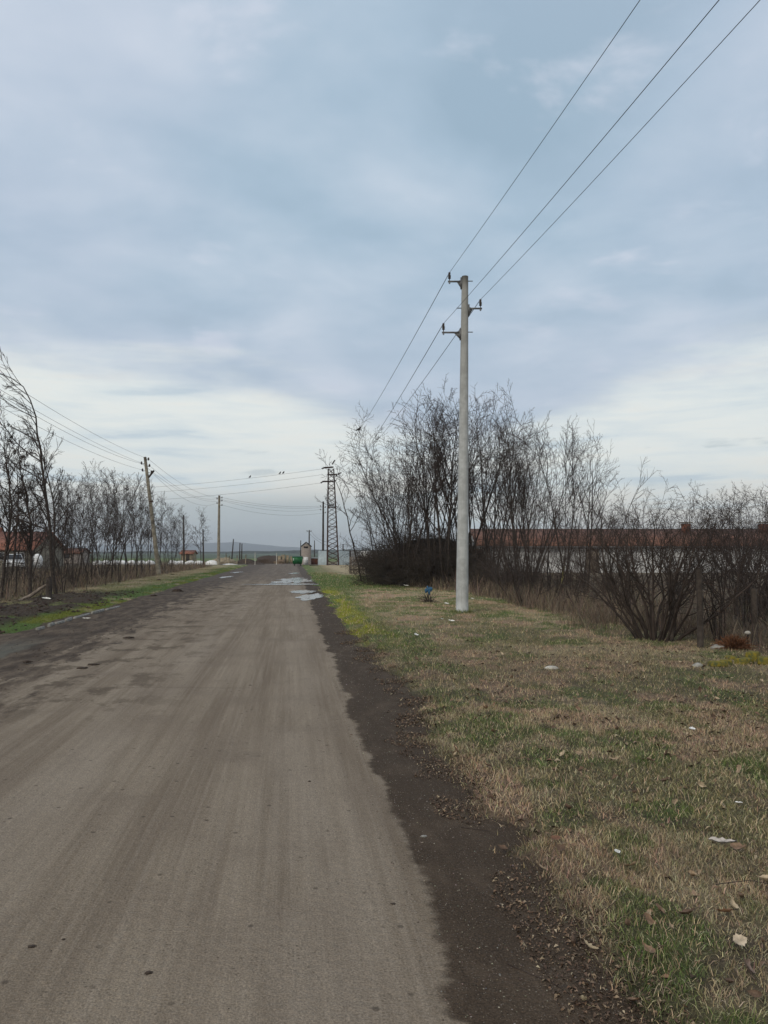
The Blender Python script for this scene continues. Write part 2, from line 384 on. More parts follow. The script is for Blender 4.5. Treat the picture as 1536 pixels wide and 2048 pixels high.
def ground_material():
    m = bpy.data.materials.new('open_ground'); m.use_nodes = True; nt = m.node_tree; g = G(nt); b = nt.nodes['Principled BSDF']
    tc = g.n('ShaderNodeTexCoord').outputs['Object']; x, y, z = g.sep(tc)
    n = g.noise(tc, .08, 6, .65); n2 = g.noise(tc, 1.3, 5, .7)
    c = g.mix(g.ss(n, .4, .6), (.125, .095, .065), (.18, .155, .10))
    c = g.mix(g.m('MULTIPLY', g.ss(n2, .45, .7), .5), c, (.07, .06, .04))
    c = g.mix(g.ss(g.m('ADD', y, g.m('MULTIPLY', n, 60.)), 150., 190.), c, g.mix(g.ss(n, .4, .65), (.10, .15, .055), (.15, .16, .08)))
    g.put(b.inputs['Base Color'], c); b.inputs['Roughness'].default_value = .95; b.inputs['Specular IOR Level'].default_value = .1
    return m
M['ground'] = ground_material()
M['verge'] = colmat('grass_soil', .95, 26., .45, .018, 70.)
M['blade'] = colmat('grass_blade', .8, 3., .18, 0, 60., .25)
M['leaf'] = colmat('dry_leaf', .75, 40., .3, .002, 90., .3)
m = bpy.data.materials.new('puddle_water'); m.use_nodes = True; nt = m.node_tree; g = G(nt); b = nt.nodes['Principled BSDF']
b.inputs['Base Color'].default_value = (.03, .026, .022, 1); b.inputs['Roughness'].default_value = .08; b.inputs['IOR'].default_value = 1.6
b.inputs['Specular IOR Level'].default_value = .8
g.put(b.inputs['Normal'], g.bump(g.noise(g.n('ShaderNodeTexCoord').outputs['Object'], 3., 3), .8, .02))
M['water'] = m
M['hill'] = mat('wooded_hill', (.05, .07, .07), 1., 0, .2, .002)
M['wood'] = mat('far_wood', (.035, .045, .035), 1., 0, .3, .05)

# ------------------------------------------------------------------ the setting
def grid_mesh(name, xs, ys, zf, mt, colf=None, skew=True, smooth=True):
    U, Y = np.meshgrid(xs, ys); X = U - KU * Y if skew else U
    Z = zf(X, Y); nx, ny = len(xs), len(ys)
    i = np.arange(ny - 1)[:, None] * nx + np.arange(nx - 1)[None]
    Fq = np.stack([i, i + 1, i + nx + 1, i + nx], -1).reshape(-1, 4)
    b = MB(); b.add(np.stack([X, Y, Z], -1).reshape(-1, 3), Fq, colf(X, Y).reshape(-1, 3) if colf else None)
    return b.build(name, mt, smooth=smooth)
def geo(a, b, n, k=1.0):                   # spacing growing away from a
    t = np.linspace(0, 1, n); return a + (b - a) * (np.exp(k * t) - 1) / (math.exp(k) - 1)

o = grid_mesh('ground', np.array([-6000, -400, -60, 60, 400, 6000.]), np.array([-200, 0, 100, 400, 2000, 9000.]), lambda X, Y: X * 0 - .06, M['ground'], skew=False)
tag(o, kind='structure')
def road_h(X, Y):
    u = X + KU * Y
    h = .012 * (fbm(u * 1.5, Y * .4, 21) - .5) + .006 * (fbm(u * 9, Y * 3, 22) - .5)
    h += -.03 * sst(-u, 3.4, 3.9) * sst(u, -5.0, -4.4) * sst(-Y, -24, -14) * .6
    h += sst(-u, 3.2, 4.0) * .05 * (fbm(u * 3, Y * 1.2, 31, 4) - .5) * sst(-Y, -40, -20)
    return h
ys = np.concatenate([np.linspace(-3, 3, 30)[:-1], geo(3, 100, 420, 3.2)])
road = grid_mesh('road', np.linspace(-6.3, 1.9, 150), ys, road_h, M['road']); tag(road, kind='structure')
cross = grid_mesh('side_road', np.linspace(-58, 14, 60), np.linspace(100, 110, 10), lambda X, Y: .002 + 0 * X + .02 * (fbm(X, Y, 3) - .5), M['road']); tag(cross, kind='structure')

TAN, OLV, GRN, PNK, MOS, SOI = (np.array(c) for c in ((.345, .285, .180), (.175, .165, .080), (.088, .138, .034), (.375, .262, .180), (.215, .225, .014), (.060, .045, .033)))
def lerp(a, b, t): return a + (b - a) * t[..., None]
def colR(X, Y):
    u = X + KU * Y; dd = u - edge_r(Y)
    n1 = fbm(X * .55, Y * .40, 41); n2 = fbm(X * 1.5 + 5, Y * 1.1, 42); n3 = fbm(X * 5, Y * 4, 43)
    c = lerp(TAN * np.ones(X.shape + (1,)), OLV, sst(n1 + .35 * (n3 - .5), .38, .56))
    c = lerp(c, PNK, sst(n2 + .3 * (n3 - .5), .50, .64) * .9)
    c = lerp(c, GRN, sst(fbm(X * 1.9 + 9, Y * 1.5, 44) + .5 * (n3 - .5), .50, .66) * .85)
    c = lerp(c, PNK * .95, sst(-np.abs(Y - 10.2 - .5 * (u - 3)), -1.3, -.5) * sst(n3, .3, .5) * sst(u, 2.2, 2.8) * sst(-u, -5.6, -4.4) * .8)
    e = sst(-dd, -1.6, -.7) * sst(Y, 11.5, 14.5) * sst(fbm(X * 2.4, Y * .8, 46), .25, .4)
    c = lerp(c, GRN, e * .9)
    c = lerp(c, MOS * 1.15, .95 * sst(-dd, -1.15, -.4) * sst(Y, 12, 14.5) * sst(-Y, -48, -30) * sst(fbm(X * 3.4, Y * .9, 47), .36, .56))
    c = lerp(c, GRN * 1.05, sst(Y, 31, 36) * sst(-Y, -60, -50) * sst(-u, -5.8, -4.6))
    c = lerp(c, TAN * 1.05, sst(Y, 50, 58) * sst(u, 3.0, 4.2))
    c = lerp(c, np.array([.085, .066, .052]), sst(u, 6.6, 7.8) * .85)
    c = lerp(c, SOI, sst(-dd, -.34, -.05) * sst(-Y, -15, -12))
    return c
def soilR(X, Y):
    c = colR(X, Y); return lerp(c, SOI * np.ones(c.shape), (.62 * sst(-Y, -26, -8) + .12) * (.6 + .8 * fbm(X * 6, Y * 6, 77)))
def colL(X, Y):
    u = X + KU * Y; dd = edge_l(Y) - u
    n1 = fbm(X * .7, Y * .45, 51); n3 = fbm(X * 4, Y * 3, 52)
    c = lerp(TAN * .8 * np.ones(X.shape + (1,)), OLV, sst(n1, .45, .62))
    c = lerp(c, GRN * .9, sst(-dd, -2.3, -1.0) * sst(n3 + n1, .72, .92))
    c = lerp(c, MOS * .55, sst(-dd, -1.2, -.4) * sst(fbm(X, Y * .5, 55), .5, .62) * .7)
    mud = sst(dd, .45, .9) * sst(-dd, -4.2, -2.8) * sst(-Y, -34, -25) * sst(fbm(X * 2.3, Y * 1.1, 12, 4), .38, .5)
    c = lerp(c, SOI * .9, mud)
    c = lerp(c, SOI, sst(-Y, -15.6, -14.6) * sst(n3, .3, .42))
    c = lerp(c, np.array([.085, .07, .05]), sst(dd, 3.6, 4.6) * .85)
    return c
ysv = np.concatenate([np.linspace(-3, 1.8, 12)[:-1], geo(1.8, 97, 520, 3.4)])
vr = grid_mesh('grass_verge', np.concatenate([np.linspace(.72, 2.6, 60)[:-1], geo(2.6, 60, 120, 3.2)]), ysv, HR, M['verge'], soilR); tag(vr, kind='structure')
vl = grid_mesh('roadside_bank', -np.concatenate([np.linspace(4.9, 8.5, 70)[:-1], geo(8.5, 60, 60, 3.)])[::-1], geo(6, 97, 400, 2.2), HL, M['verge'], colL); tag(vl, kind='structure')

# far field, wood and hills
b = MB(); b.add([(-900, 215, -.03), (500, 215, -.03), (900, 1150, -.03), (-1400, 1150, -.03)], [[0, 1, 2, 3]])
fld = b.build('field', mat('winter_crop', (.068, .092, .062), .95, 0, .25, .02)); tag(fld, kind='structure')
def ridge(name, Y0, depth, xs, hf, mt):
    b = MB(); n = len(xs); prof = [(0, -.1), (.12, .5), (.35, .9), (.5, 1.), (.75, .7), (1, -.1)]
    V = []
    for (t, k) in prof:
        for x in xs: V.append((x, Y0 + depth * t, (hf(x) * k if k > 0 else -2)))
    i = np.arange(len(prof) - 1)[:, None] * n + np.arange(n - 1)[None]
    b.add(V, np.stack([i, i + 1, i + n + 1, i + n], -1).reshape(-1, 4)); return b.build(name, mt, smooth=True)
def hill_h(x):
    px = 768 + x / 5200 * F
    prof = np.interp(px, [-900, -200, 60, 200, 300, 380, 430, 470, 520, 560, 590, 640, 800, 1200, 2400], [4, 8, 12, 16, 17, 18, 20, 21, 16, 12, 11, 6, 5, 4, 3])
    return (prof + .8 * (float(fbm(x * .004, 1.3, 61)) - .5) * 4) / F * 5200 + 1
tag(ridge('hills', 5000, 500, np.linspace(-5500, 5500, 300), hill_h, M['hill']), kind='structure')
def wood_h(x):
    return 2.2 + 3.2 * float(fbm(x * .02, 2.2, 63)) ** 1.3 + 1.5 * float(vnoise(x * .22, 7.1, 64)) * sst(np.array(x), -180., -100.) + .9 * float(sst(np.array(x), -190., -120.))
tag(ridge('far_woods', 1100, 60, np.linspace(-1500, 1500, 1600), wood_h, M['wood']), 'thin dark line of far trees under the blue hills', None, None, 'stuff')

# puddles (sheets of standing water lying in the road)
def puddle(cx, cy, lu, ly, seed, nn=64, z=.012):
    th = np.linspace(0, 2 * math.pi, nn, endpoint=False)
    r = 1 + 1.1 * (fbm(np.cos(th) * 1.6 + 9, np.sin(th) * 1.6 + seed * 3.7, seed) - .5) + .9 * (vnoise(th * 2.55, seed * 1.3, seed + 9) - .5) * np.abs(np.sin(th)) + .5 * (vnoise(th * 6.4, seed * 1.3, seed + 4) - .5)
    X = cx + lu * r * np.cos(th); Y = cy + ly * r * np.sin(th)
    V = [(cx, cy, z)] + [(a, c, z) for a, c in zip(X, Y)]
    b = MB(); b.add(V, [[0, 1 + i, 1 + (i + 1) % nn] for i in range(nn)])
    return tag(b.build('puddle', M['water']), kind='structure')
for (px, py, wpx, hpx, sd_) in [(626, 1193, 24, 5.5, 1), (606, 1184, 22, 3.2, 9), (604, 1162, 26, 3.6, 2), (562, 1165, 20, 2.2, 12), (596, 1157, 14, 1.6, 13), (570, 1169.2, 62, 1.1, 3), (575, 1160, 22, 3, 7), (588, 1147, 8, 1.5, 4), (452, 1154.5, 10, 1.6, 5), (474, 1145, 9, 1.3, 6), (602, 1169, 24, 1.2, 8)]:
    c = gnd(px, py); l = wpx / F * c[1]; yl = (gnd(px, py - hpx)[1] - gnd(px, py + hpx)[1]) / 2
    puddle(c[0], c[1], l, yl, sd_, z=.014 + .002 * sd_ / 3)

# ------------------------------------------------------------------ grass (stuff)
RNG = np.random.default_rng(11)
def blades(bd, X, Y, Z, C, L, W, lean=.8, two=True):
    n = len(X); th = RNG.uniform(0, 2 * math.pi, n); ph = RNG.uniform(0, 2 * math.pi, n)
    ln = RNG.uniform(.1, 1., n) ** .6 * lean
    base = np.stack([X, Y, Z - .004], 1)
    side = np.stack([np.cos(th), np.sin(th), 0 * th], 1) * (W / 2)[:, None]
    dr = np.stack([np.cos(ph) * ln, np.sin(ph) * ln, np.sqrt(np.maximum(1 - ln ** 2, .05))], 1)
    tip = base + dr * L[:, None]; tip[:, 2] -= .25 * L * ln
    if two:
        mid = base + dr * (L * .5)[:, None] + np.array([0, 0, 1]) * (L * .08)[:, None]
        V = np.stack([base - side, base + side, mid + side * .75, mid - side * .75, tip], 1).reshape(-1, 3)
        i = np.arange(n)[:, None] * 5
        bd.add(V, [i + np.array([0, 1, 2, 3]), i + np.array([3, 2, 4])], np.repeat(C, 5, 0))
    else:
        V = np.stack([base - side, base + side, tip], 1).reshape(-1, 3)
        bd.add(V, [np.arange(n)[:, None] * 3 + np.array([0, 1, 2])], np.repeat(C, 3, 0))
def vary(C, a=.34, hue=.07):
    n = len(C); return np.clip(C * RNG.uniform(1 - a, 1 + a * 1.4, (n, 1)) * (1 + RNG.normal(0, hue, (n, 3))), .004, .9)
gb = MB()
for (y0, y1, umax, dens, w, l0, two) in [(2.0, 4.5, 6, 11000, .0027, .05, True), (4.5, 8, 9, 6000, .0038, .052, True), (8, 14, 9.5, 2200, .006, .058, False), (14, 25, 9, 650, .010, .075, False), (25, 60, 9, 150, .02, .08, False)]:
    A = (y1 - y0) * (.62 * y1 + 1 + KU * y1); n = int(A * dens * 1.15)
    Y = RNG.uniform(y0, y1, n); X = RNG.uniform(-KU * y1, .62 * y1 + 1, n); u = X + KU * Y; dd = u - edge_r(Y)
    cl = fbm(X * 9, Y * 9, 71)
    keep = (dd > 0) & (u < umax) & (X < .55 * Y + .9) & (RNG.random(n) < np.clip(sst(dd, -.02, .35) * .95 + .05, 0, 1) * (.45 + .9 * cl)) & ~((u > 3.4) & (Y > 53))
    X, Y, u, dd = X[keep], Y[keep], u[keep], dd[keep]
    C = colR(X, Y); lum = C[:, 1] / C[:, 0]
    mixn = RNG.random(len(X))
    C[mixn < .22] = TAN * 1.25; C[(mixn > .9)] = OLV
    C[(mixn > .86) & (mixn < .9)] = PNK
    C[lum > 3] = MOS
    L = l0 * RNG.uniform(.35, 1.25, len(X)) * (.55 + .9 * fbm(X * 3.1, Y * 3.1, 72)) * np.where(lum > 1.3, 1.15, 1.)
    blades(gb, X, Y, HR(X, Y), vary(C), L, w * RNG.uniform(.6, 1.5, len(X)), .995, two)
pp = gnd(924, 1227, .02); n = 500; a_ = RNG.uniform(0, 6.28, n); r_ = .17 + .12 * RNG.random(n) ** 2; X = pp[0] + r_ * np.cos(a_); Y = pp[1] + r_ * np.sin(a_)
blades(gb, X, Y, HR(X, Y), vary(colR(X, Y)), RNG.uniform(.05, .16, n), np.full(n, .009), .7, True)
tag(gb.build('short_grass', M['blade']), 'matted short winter grass on the wide verge right of the road', None, None, 'stuff')
gb = MB()
for (y0, y1, dens, w, l0) in [(12, 25, 420, .009, .07), (25, 80, 110, .02, .08)]:
    n = int((y1 - y0) * 7 * dens); Y = RNG.uniform(y0, y1, n); u = RNG.uniform(-12, -5.2, n); X = u - KU * Y; dd = edge_l(Y) - u
    C = colL(X, Y); keep = (dd > 0.02) & (RNG.random(n) < .3 + .7 * sst(C[:, 1], .05, .09)); X, Y, C = X[keep], Y[keep], C[keep]
    blades(gb, X, Y, HL(X, Y), vary(C), l0 * RNG.uniform(.4, 1.3, len(X)), w * RNG.uniform(.6, 1.4, len(X)), .9, False)
tag(gb.build('bank_grass', M['blade']), 'green and straw grass on the bank left of the road', None, None, 'stuff')

# tall dry weeds under the trees
gb = MB()
WD = np.array([(.16, .125, .092), (.12, .09, .07), (.24, .19, .135), (.085, .065, .052)])
def weeds(n, uf, y0, y1, h0, h1, w, lean=.62, side=1):
    Y = RNG.uniform(y0, y1, n) if y1 - y0 < 12 else y0 + (y1 - y0) * RNG.random(n) ** 1.4
    lo, hi = uf(Y); u = RNG.uniform(lo, hi); X = u - KU * Y
    k = fbm(X * 1.1, Y * 1.1, 81) ; keep = RNG.random(n) < sst(fbm(X * 2.3, Y * 2.3, 83), .38, .62); X, Y, k = X[keep], Y[keep], k[keep]
    C = WD[RNG.integers(0, 4, len(X))]
    blades(gb, X, Y, H(X, Y), vary(C, .3), RNG.uniform(h0, h1, len(X)) * (.15 + 1.5 * k * fbm(X * 3, Y * 3, 84) * 1.6), w * RNG.uniform(.6, 1.5, len(X)) * (.6 + Y / 30), lean, True)
weeds(26000, lambda Y: (6.35 + .5 * fbm(Y * .8, 2, 9) - 1.6 * sst(Y, 28, 38), 9 + 0 * Y), 15.5, 46, .35, .95, .006)
weeds(20000, lambda Y: (7.3 + 0 * Y, 17 + 0 * Y), 10, 50, .35, .9, .007)
weeds(5000, lambda Y: (7.3 + 0 * Y, 10 + 0 * Y), 11, 15.5, .3, .8, .005)
weeds(1500, lambda Y: (5.9 + 0 * Y, 7.5 + 0 * Y), 15., 17.5, .2, .5, .005)
tag(gb.build('dry_weeds', M['blade']), 'tall brown dead weeds along the thicket right of the road', None, None, 'stuff')
gb = MB()
weeds(30000, lambda Y: (-14 + 0 * Y, -8.6 - .6 * fbm(Y * .5, 2, 9)), 21, 85, .3, .95, .007)
weeds(9000, lambda Y: (-20 + 0 * Y, -12 + 0 * Y), 24, 80, .3, .9, .012)
tag(gb.build('dead_undergrowth', M['blade']), 'brown dead undergrowth between the trunks left of the road', None, None, 'stuff')

# ------------------------------------------------------------------ litter, gravel, clods
def chips(bd, X, Y, Z, S, C):
    n = len(X); th = RNG.uniform(0, 2 * math.pi, n); a = np.stack([np.cos(th), np.sin(th), RNG.uniform(-.5, .5, n)], 1)
    b_ = np.stack([-np.sin(th), np.cos(th), RNG.uniform(-.6, .6, n)], 1); c = np.stack([X, Y, Z + S * .12], 1)
    up = np.array([0, 0, 1.]) * (S * .25)[:, None]; S = S[:, None]
    V = np.stack([c - a * S * .5, c - b_ * S * .26 + up, c + a * S * .55, c + b_ * S * .3 + up, c - up * .2], 1).reshape(-1, 3)
    i = np.arange(n)[:, None] * 5
    bd.add(V, [i + np.array(f) for f in ([0, 1, 4], [1, 2, 4], [2, 3, 4], [3, 0, 4])], np.repeat(C, 5, 0))
LC = np.array([(.15, .095, .06), (.22, .165, .11), (.085, .055, .038), (.32, .26, .18), (.115, .078, .055)])
lb = MB()
for (n, y0, y1, e0, e1, s0, s1) in [(7500, 2.0, 7, -.10, .34, .005, .022), (6500, 7, 16, -.12, .34, .008, .03), (900, 2.2, 8, .2, 4, .015, .05), (1500, 5, 14, .2, 7, .03, .065)]:
    Y = RNG.uniform(y0, y1, n); u = edge_r(Y) + RNG.uniform(e0, e1, n) ** (1.) ; X = u - KU * Y
    k = (X < .55 * Y + .6) & (RNG.random(n) < sst(fbm(X * 3, Y * 3, 91), .42, .6)); X, Y = X[k], Y[k]
    chips(lb, X, Y, np.maximum(H(X, Y), 0) + .004, RNG.uniform(s0, s1, len(X)), vary(LC[RNG.choice(5, len(X), p=(.25, .18, .3, .05, .22))], .3, .025))
n = 900; X = 5.05 + RNG.normal(0, 1.1, n); Y = 7.3 + RNG.normal(0, .55, n)          # drift of red-brown leaves on the right
X = X * .5 + .5 * 4.2 - .0; chips(lb, X, Y, HR(X, Y) + .02, RNG.uniform(.02, .06, n), vary(np.tile(LC[0] * 1.25, (n, 1)), .35))
tag(lb.build('leaf_litter', M['leaf']), 'crumbled dead leaf litter along the grass edge', None, None, 'stuff')
oct_ = np.array([(1, 0, 0), (0, 1, 0), (-1, 0, 0), (0, -1, 0), (0, 0, 1), (0, 0, -1.)]); of = np.array([(0, 1, 4), (1, 2, 4), (2, 3, 4), (3, 0, 4), (1, 0, 5), (2, 1, 5), (3, 2, 5), (0, 3, 5)])
def stones(bd, X, Y, Z, S, C):
    n = len(X); V = oct_[None] * S[:, None, None] * RNG.uniform(.55, 1.2, (n, 6, 1)) * np.array([1, 1, .6]); th = RNG.uniform(0, 6.28, n)
    c, s_ = np.cos(th)[:, None], np.sin(th)[:, None]; V = np.stack([V[..., 0] * c - V[..., 1] * s_, V[..., 0] * s_ + V[..., 1] * c, V[..., 2]], -1)
    V += np.stack([X, Y, Z + S * .2], 1)[:, None]; bd.add(V.reshape(-1, 3), [(np.arange(n)[:, None, None] * 6 + of[None]).reshape(-1, 3)], np.repeat(C, 6, 0))
sb = MB()
ST = np.array([(.10, .08, .065), (.16, .135, .11), (.26, .235, .20), (.075, .058, .046)])
for (n, y0, y1, u0, u1, s0, s1, light) in [(5200, 2.0, 6, .5, 1.25, .0015, .0055, 1), (2600, 6, 14, .5, 1.2, .003, .009, 1), (1300, 2.0, 12, -4, .6, .0014, .0045, 0), (500, 12, 30, .5, 1.2, .006, .016, 1), (1400, 8, 26, -5.4, -3.2, .004, .02, 2)]:
    Y = RNG.uniform(y0, y1, n); u = RNG.uniform(u0, u1, n); X = u - KU * Y; S = s0 + (s1 - s0) * RNG.random(n) ** 3
    C = ST[RNG.integers(0, 4, n)] if light == 1 else (np.tile((.06, .048, .04), (n, 1)))
    stones(sb, X, Y, road_h(X, Y), S, vary(C, .3))
tag(sb.build('gravel', colmat('pebbles', .9, 40., .2)), 'loose grit and pebbles on the packed dirt', None, None, 'stuff')

# ------------------------------------------------------------------ bare trees
def unit(v): return v / (np.linalg.norm(v, axis=-1, keepdims=True) + 1e-9)
def grow(rng, base, dr, ln, rad, K, wob, trop, taper, gz=0.):
    N = len(base); P = np.empty((N, K, 3)); Rr = np.empty((N, K)); D = np.empty((N, K, 3)); P[:, 0] = base; d = unit(dr); D[:, 0] = d
    for k in range(1, K):
        d = unit(d + rng.normal(0, wob, (N, 3)) + np.array([0, 0, trop])); D[:, k] = d
        P[:, k] = P[:, k - 1] + d * (ln / (K - 1))[:, None]
    for k in range(K): Rr[:, k] = rad * (1 - (1 - taper) * k / (K - 1))
    return P, Rr, D, ln
def kids(rng, par, n, t0, ang, ratio, rr, rmin, K, wob, trop, taper=.35, tp=1., bias=(0, 0, 0)):
    P, Rr, D, ln = par; N, KK = Rr.shape
    t = t0 + (1 - t0) * ((np.arange(n)[None] + rng.uniform(.1, .9, (N, n))) / n) ** tp
    f = t * (KK - 1); i = np.minimum(f.astype(int), KK - 2); fr = f - i; r_ = np.arange(N)[:, None]
    base = P[r_, i] * (1 - fr)[..., None] + P[r_, i + 1] * fr[..., None]
    rb = (Rr[r_, i] * (1 - fr) + Rr[r_, i + 1] * fr); d = unit(D[r_, i] * (1 - fr)[..., None] + D[r_, i + 1] * fr[..., None])
    q = rng.normal(0, 1, (N, n, 3)); q = unit(q - (q * d).sum(-1, keepdims=True) * d)
    a = np.radians(ang) * rng.uniform(.7, 1.3, (N, n))
    nd = d * np.cos(a)[..., None] + q * np.sin(a)[..., None] + np.array(bias, float)
    L = ln[:, None] * ratio * rng.uniform(.6, 1.25, (N, n)) * (1.15 - .6 * t)
    rad = np.clip(rb * rr, rmin, None)
    s = N * n
    return grow(rng, base.reshape(s, 3), nd.reshape(s, 3), L.reshape(s), rad.reshape(s), K, wob, trop, taper)
def tree_mesh(seed, st, L0, r0, spread, lv, tiprad, fixed=None, wob0=.06, trop0=.03, K0=12, base_r=.1, pods=0, mats=('bark', 'twig'), podz=(.3, .9), lean=(0, 0), bias=(0, 0, 0)):
    rng = np.random.default_rng(seed)
    if fixed is None:
        th = np.arange(st) * 2.4 + rng.uniform(0, 6.28); s = spread * rng.uniform(.25, 1., st)
        base = np.stack([np.cos(th) * base_r * s / max(spread, .01), np.sin(th) * base_r * s / max(spread, .01), np.full(st, -.06)], 1)
        dr = np.stack([np.cos(th) * s + lean[0], np.sin(th) * s + lean[1], np.ones(st)], 1)
        ln = L0 * rng.uniform(.82, 1.0, st); rad = r0 * rng.uniform(.6, 1.1, st)
        p0 = grow(rng, base, dr, ln, rad, K0, wob0, trop0, .12)
    else:
        Pf = np.array(fixed, float); seg = np.linalg.norm(np.diff(Pf, axis=0), axis=1); t = np.concatenate([[0], np.cumsum(seg)]); tt = np.linspace(0, t[-1], K0)
        Pn = np.stack([np.interp(tt, t, Pf[:, k]) for k in range(3)], 1); Pn[1:-1] += rng.normal(0, .02, (K0 - 2, 3))
        D = unit(np.gradient(Pn, axis=0)); p0 = (Pn[None], (r0 * (1 - .86 * np.linspace(0, 1, K0)))[None], D[None], np.array([t[-1]]))
    tr = MB(); tr.tubes(p0[0], p0[1], 7)
    cr = MB(); p = p0; allp = []
    for j, (n, t0, ang, ratio, K, wob, trop) in enumerate(lv):
        p = kids(rng, p, n, t0, ang, ratio, .62, tiprad if j == len(lv) - 1 else tiprad * 1.25, K, wob, trop, .45, bias=bias)
        cr.tubes(p[0], p[1], 5 if j == 0 else 3); allp.append(p)
    mt = tr.build('trunk', M[mats[0]], smooth=True); mc = cr.build('crown', M[mats[1]], smooth=False); mp = None
    if pods:
        pods = max(6, pods // 2); q = allp[min(1, len(allp) - 1)]; N, K = q[1].shape
        i = rng.integers(0, N, pods); c = q[0][i, rng.integers(1, K, pods)]
        zz = c[:, 2] / max(c[:, 2].max(), 1); c = c[(zz > podz[0]) & (zz < podz[1])]
        n = len(c); c = np.repeat(c, 7, 0) + rng.normal(0, .05, (n * 7, 3)); L = rng.uniform(.07, .14, n * 7)
        Pq = np.stack([c, c - np.array([0, 0, 1]) * (L * .5)[:, None] + rng.normal(0, .015, c.shape), c - np.array([0, 0, 1]) * L[:, None] + rng.normal(0, .02, c.shape)], 1)
        pb = MB(); pb.tubes(Pq, np.tile([.006, .013, .004], (n * 7, 1)), 3); mp = pb.build('seed_pods', M['pod']); mp['kind'] = 'stuff'
    return mt, mc, mp
PROTO = {}
def tree_proto(key, **kw):
    o = empty('bare_tree' if not key.startswith('bush') and not key.startswith('bram') else ('bare_bush' if key.startswith('bush') else 'bramble_clump'))
    for c in tree_mesh(**kw):
        if c is not None: c.parent = o
    PROTO[key] = [o, False]; return o
TREES = []
def plant(key, px, Y, h, rz=None, label=None, group=None, cat='tree', sx=1., lean=(0, 0), row=None):
    o, used = PROTO[key]
    c = copy_tree(o) if used else o
    PROTO[key][1] = True
    x = (px - 768) / F * Y
    zmax = PROTO_H[key]
    s = h / zmax
    c.location = (x, Y, float(H(x, Y)) - .01); c.scale = (s * sx, s * sx, s)
    c.rotation_euler = (lean[1], lean[0], random.uniform(0, 6.28) if rz is None else rz)
    for k in ('label', 'group', 'category'):
        if k in c: del c[k]
    tag(c, label, cat, group); TREES.append((c, px, row)); return c
PROTO_H = {}
def P_(key, **kw):
    o = tree_proto(key, **kw)
    PROTO_H[key] = max(np.percentile([v.co.z for v in ch.data.vertices], 99.7) for ch in o.children if ch.name.startswith('crown'))
# thicket trees: several whippy stems rising and arching out, zig-zag twigs
LV = [(7, .32, 28, .42, 7, .035, .025), (6, .22, 42, .46, 5, .045, .01), (4, .25, 48, .48, 3, .06, .0)]
P_('a1', seed=1, st=7, L0=7.4, r0=.044, spread=.42, lv=LV, tiprad=.0066, wob0=.035, trop0=.01)
P_('a2', seed=2, st=6, L0=7.4, r0=.05, spread=.32, lv=LV, tiprad=.0066, pods=30, wob0=.035, trop0=.01)
P_('a3', seed=3, st=8, L0=6.8, r0=.040, spread=.52, lv=LV, tiprad=.0066, wob0=.035, trop0=.005)
P_('a4', seed=4, st=3, L0=7.4, r0=.06, spread=.2, lv=[(12,) + LV[0][1:], LV[1], LV[2]], tiprad=.0066, wob0=.035, trop0=.0)
P_('a5', seed=5, st=8, L0=7.0, r0=.04, spread=.75, lv=LV, tiprad=.0066, wob0=.045, trop0=.03)
# slim roadside trees of the left row, single or forked, some with hanging pods
LS = [(12, .25, 36, .36, 7, .10, .06), (7, .15, 38, .46, 5, .13, .03), (4, .15, 40, .5, 3, .16, .02)]
P_('s1', seed=11, st=2, L0=6.2, r0=.045, spread=.14, lv=LS, tiprad=.0066, pods=50)
P_('s2', seed=12, st=1, L0=6.2, r0=.05, spread=.08, lv=[(18,) + LS[0][1:], LS[1], LS[2]], tiprad=.0066, pods=40)
P_('s3', seed=13, st=4, L0=6.0, r0=.036, spread=.26, lv=[(9,) + LS[0][1:], LS[1], LS[2]], tiprad=.0066)
P_('s4', seed=14, st=5, L0=6.0, r0=.034, spread=.32, lv=[(8,) + LS[0][1:], LS[1], LS[2]], tiprad=.0066, pods=20)
P_('w1', seed=21, st=1, L0=4.6, r0=.028, spread=.2, lv=[(9, .3, 30, .34, 5, .09, .05), (5, .2, 36, .42, 3, .12, .03)], tiprad=.0066)
P_('w2', seed=22, st=2, L0=4.6, r0=.025, spread=.25, lv=[(8, .3, 30, .36, 5, .09, .05), (6, .2, 36, .42, 3, .12, .03)], tiprad=.0066)
# dense bushes
LB = [(6, .2, 34, .48, 6, .10, .03), (6, .15, 44, .44, 5, .13, .0), (4, .15, 50, .46, 3, .15, 0)]
P_('bush1', seed=31, st=24, L0=3.0, r0=.033, spread=.85, lv=LB, tiprad=.0028, wob0=.11, trop0=.03, base_r=.36, mats=('twigdark', 'twigdark'))
P_('bush2', seed=32, st=10, L0=2.8, r0=.028, spread=.7, lv=LB, tiprad=.003, wob0=.13, trop0=.05, base_r=.25, mats=('twigdark', 'twig'))
P_('bush3', seed=33, st=8, L0=3.0, r0=.024, spread=.5, lv=LB, tiprad=.003, wob0=.12, trop0=.05, base_r=.12, mats=('bark', 'twig'))
P_('bramble1', seed=36, st=26, L0=2.6, r0=.016, spread=1.3, lv=[(11, .1, 55, .5, 6, .22, -.02), (6, .1, 60, .5, 4, .3, -.03)], tiprad=.005, wob0=.2, trop0=-.06, base_r=.7, mats=('bramble', 'bramble'))
P_('bramble2', seed=37, st=24, L0=2.4, r0=.015, spread=1.1, lv=[(11, .1, 55, .5, 6, .24, -.01), (6, .1, 60, .5, 4, .3, -.03)], tiprad=.005, wob0=.2, trop0=-.05, base_r=.6, mats=('bramble', 'twigdark'))
for k in PROTO: PROTO_H[k] = max(PROTO_H[k], .5)

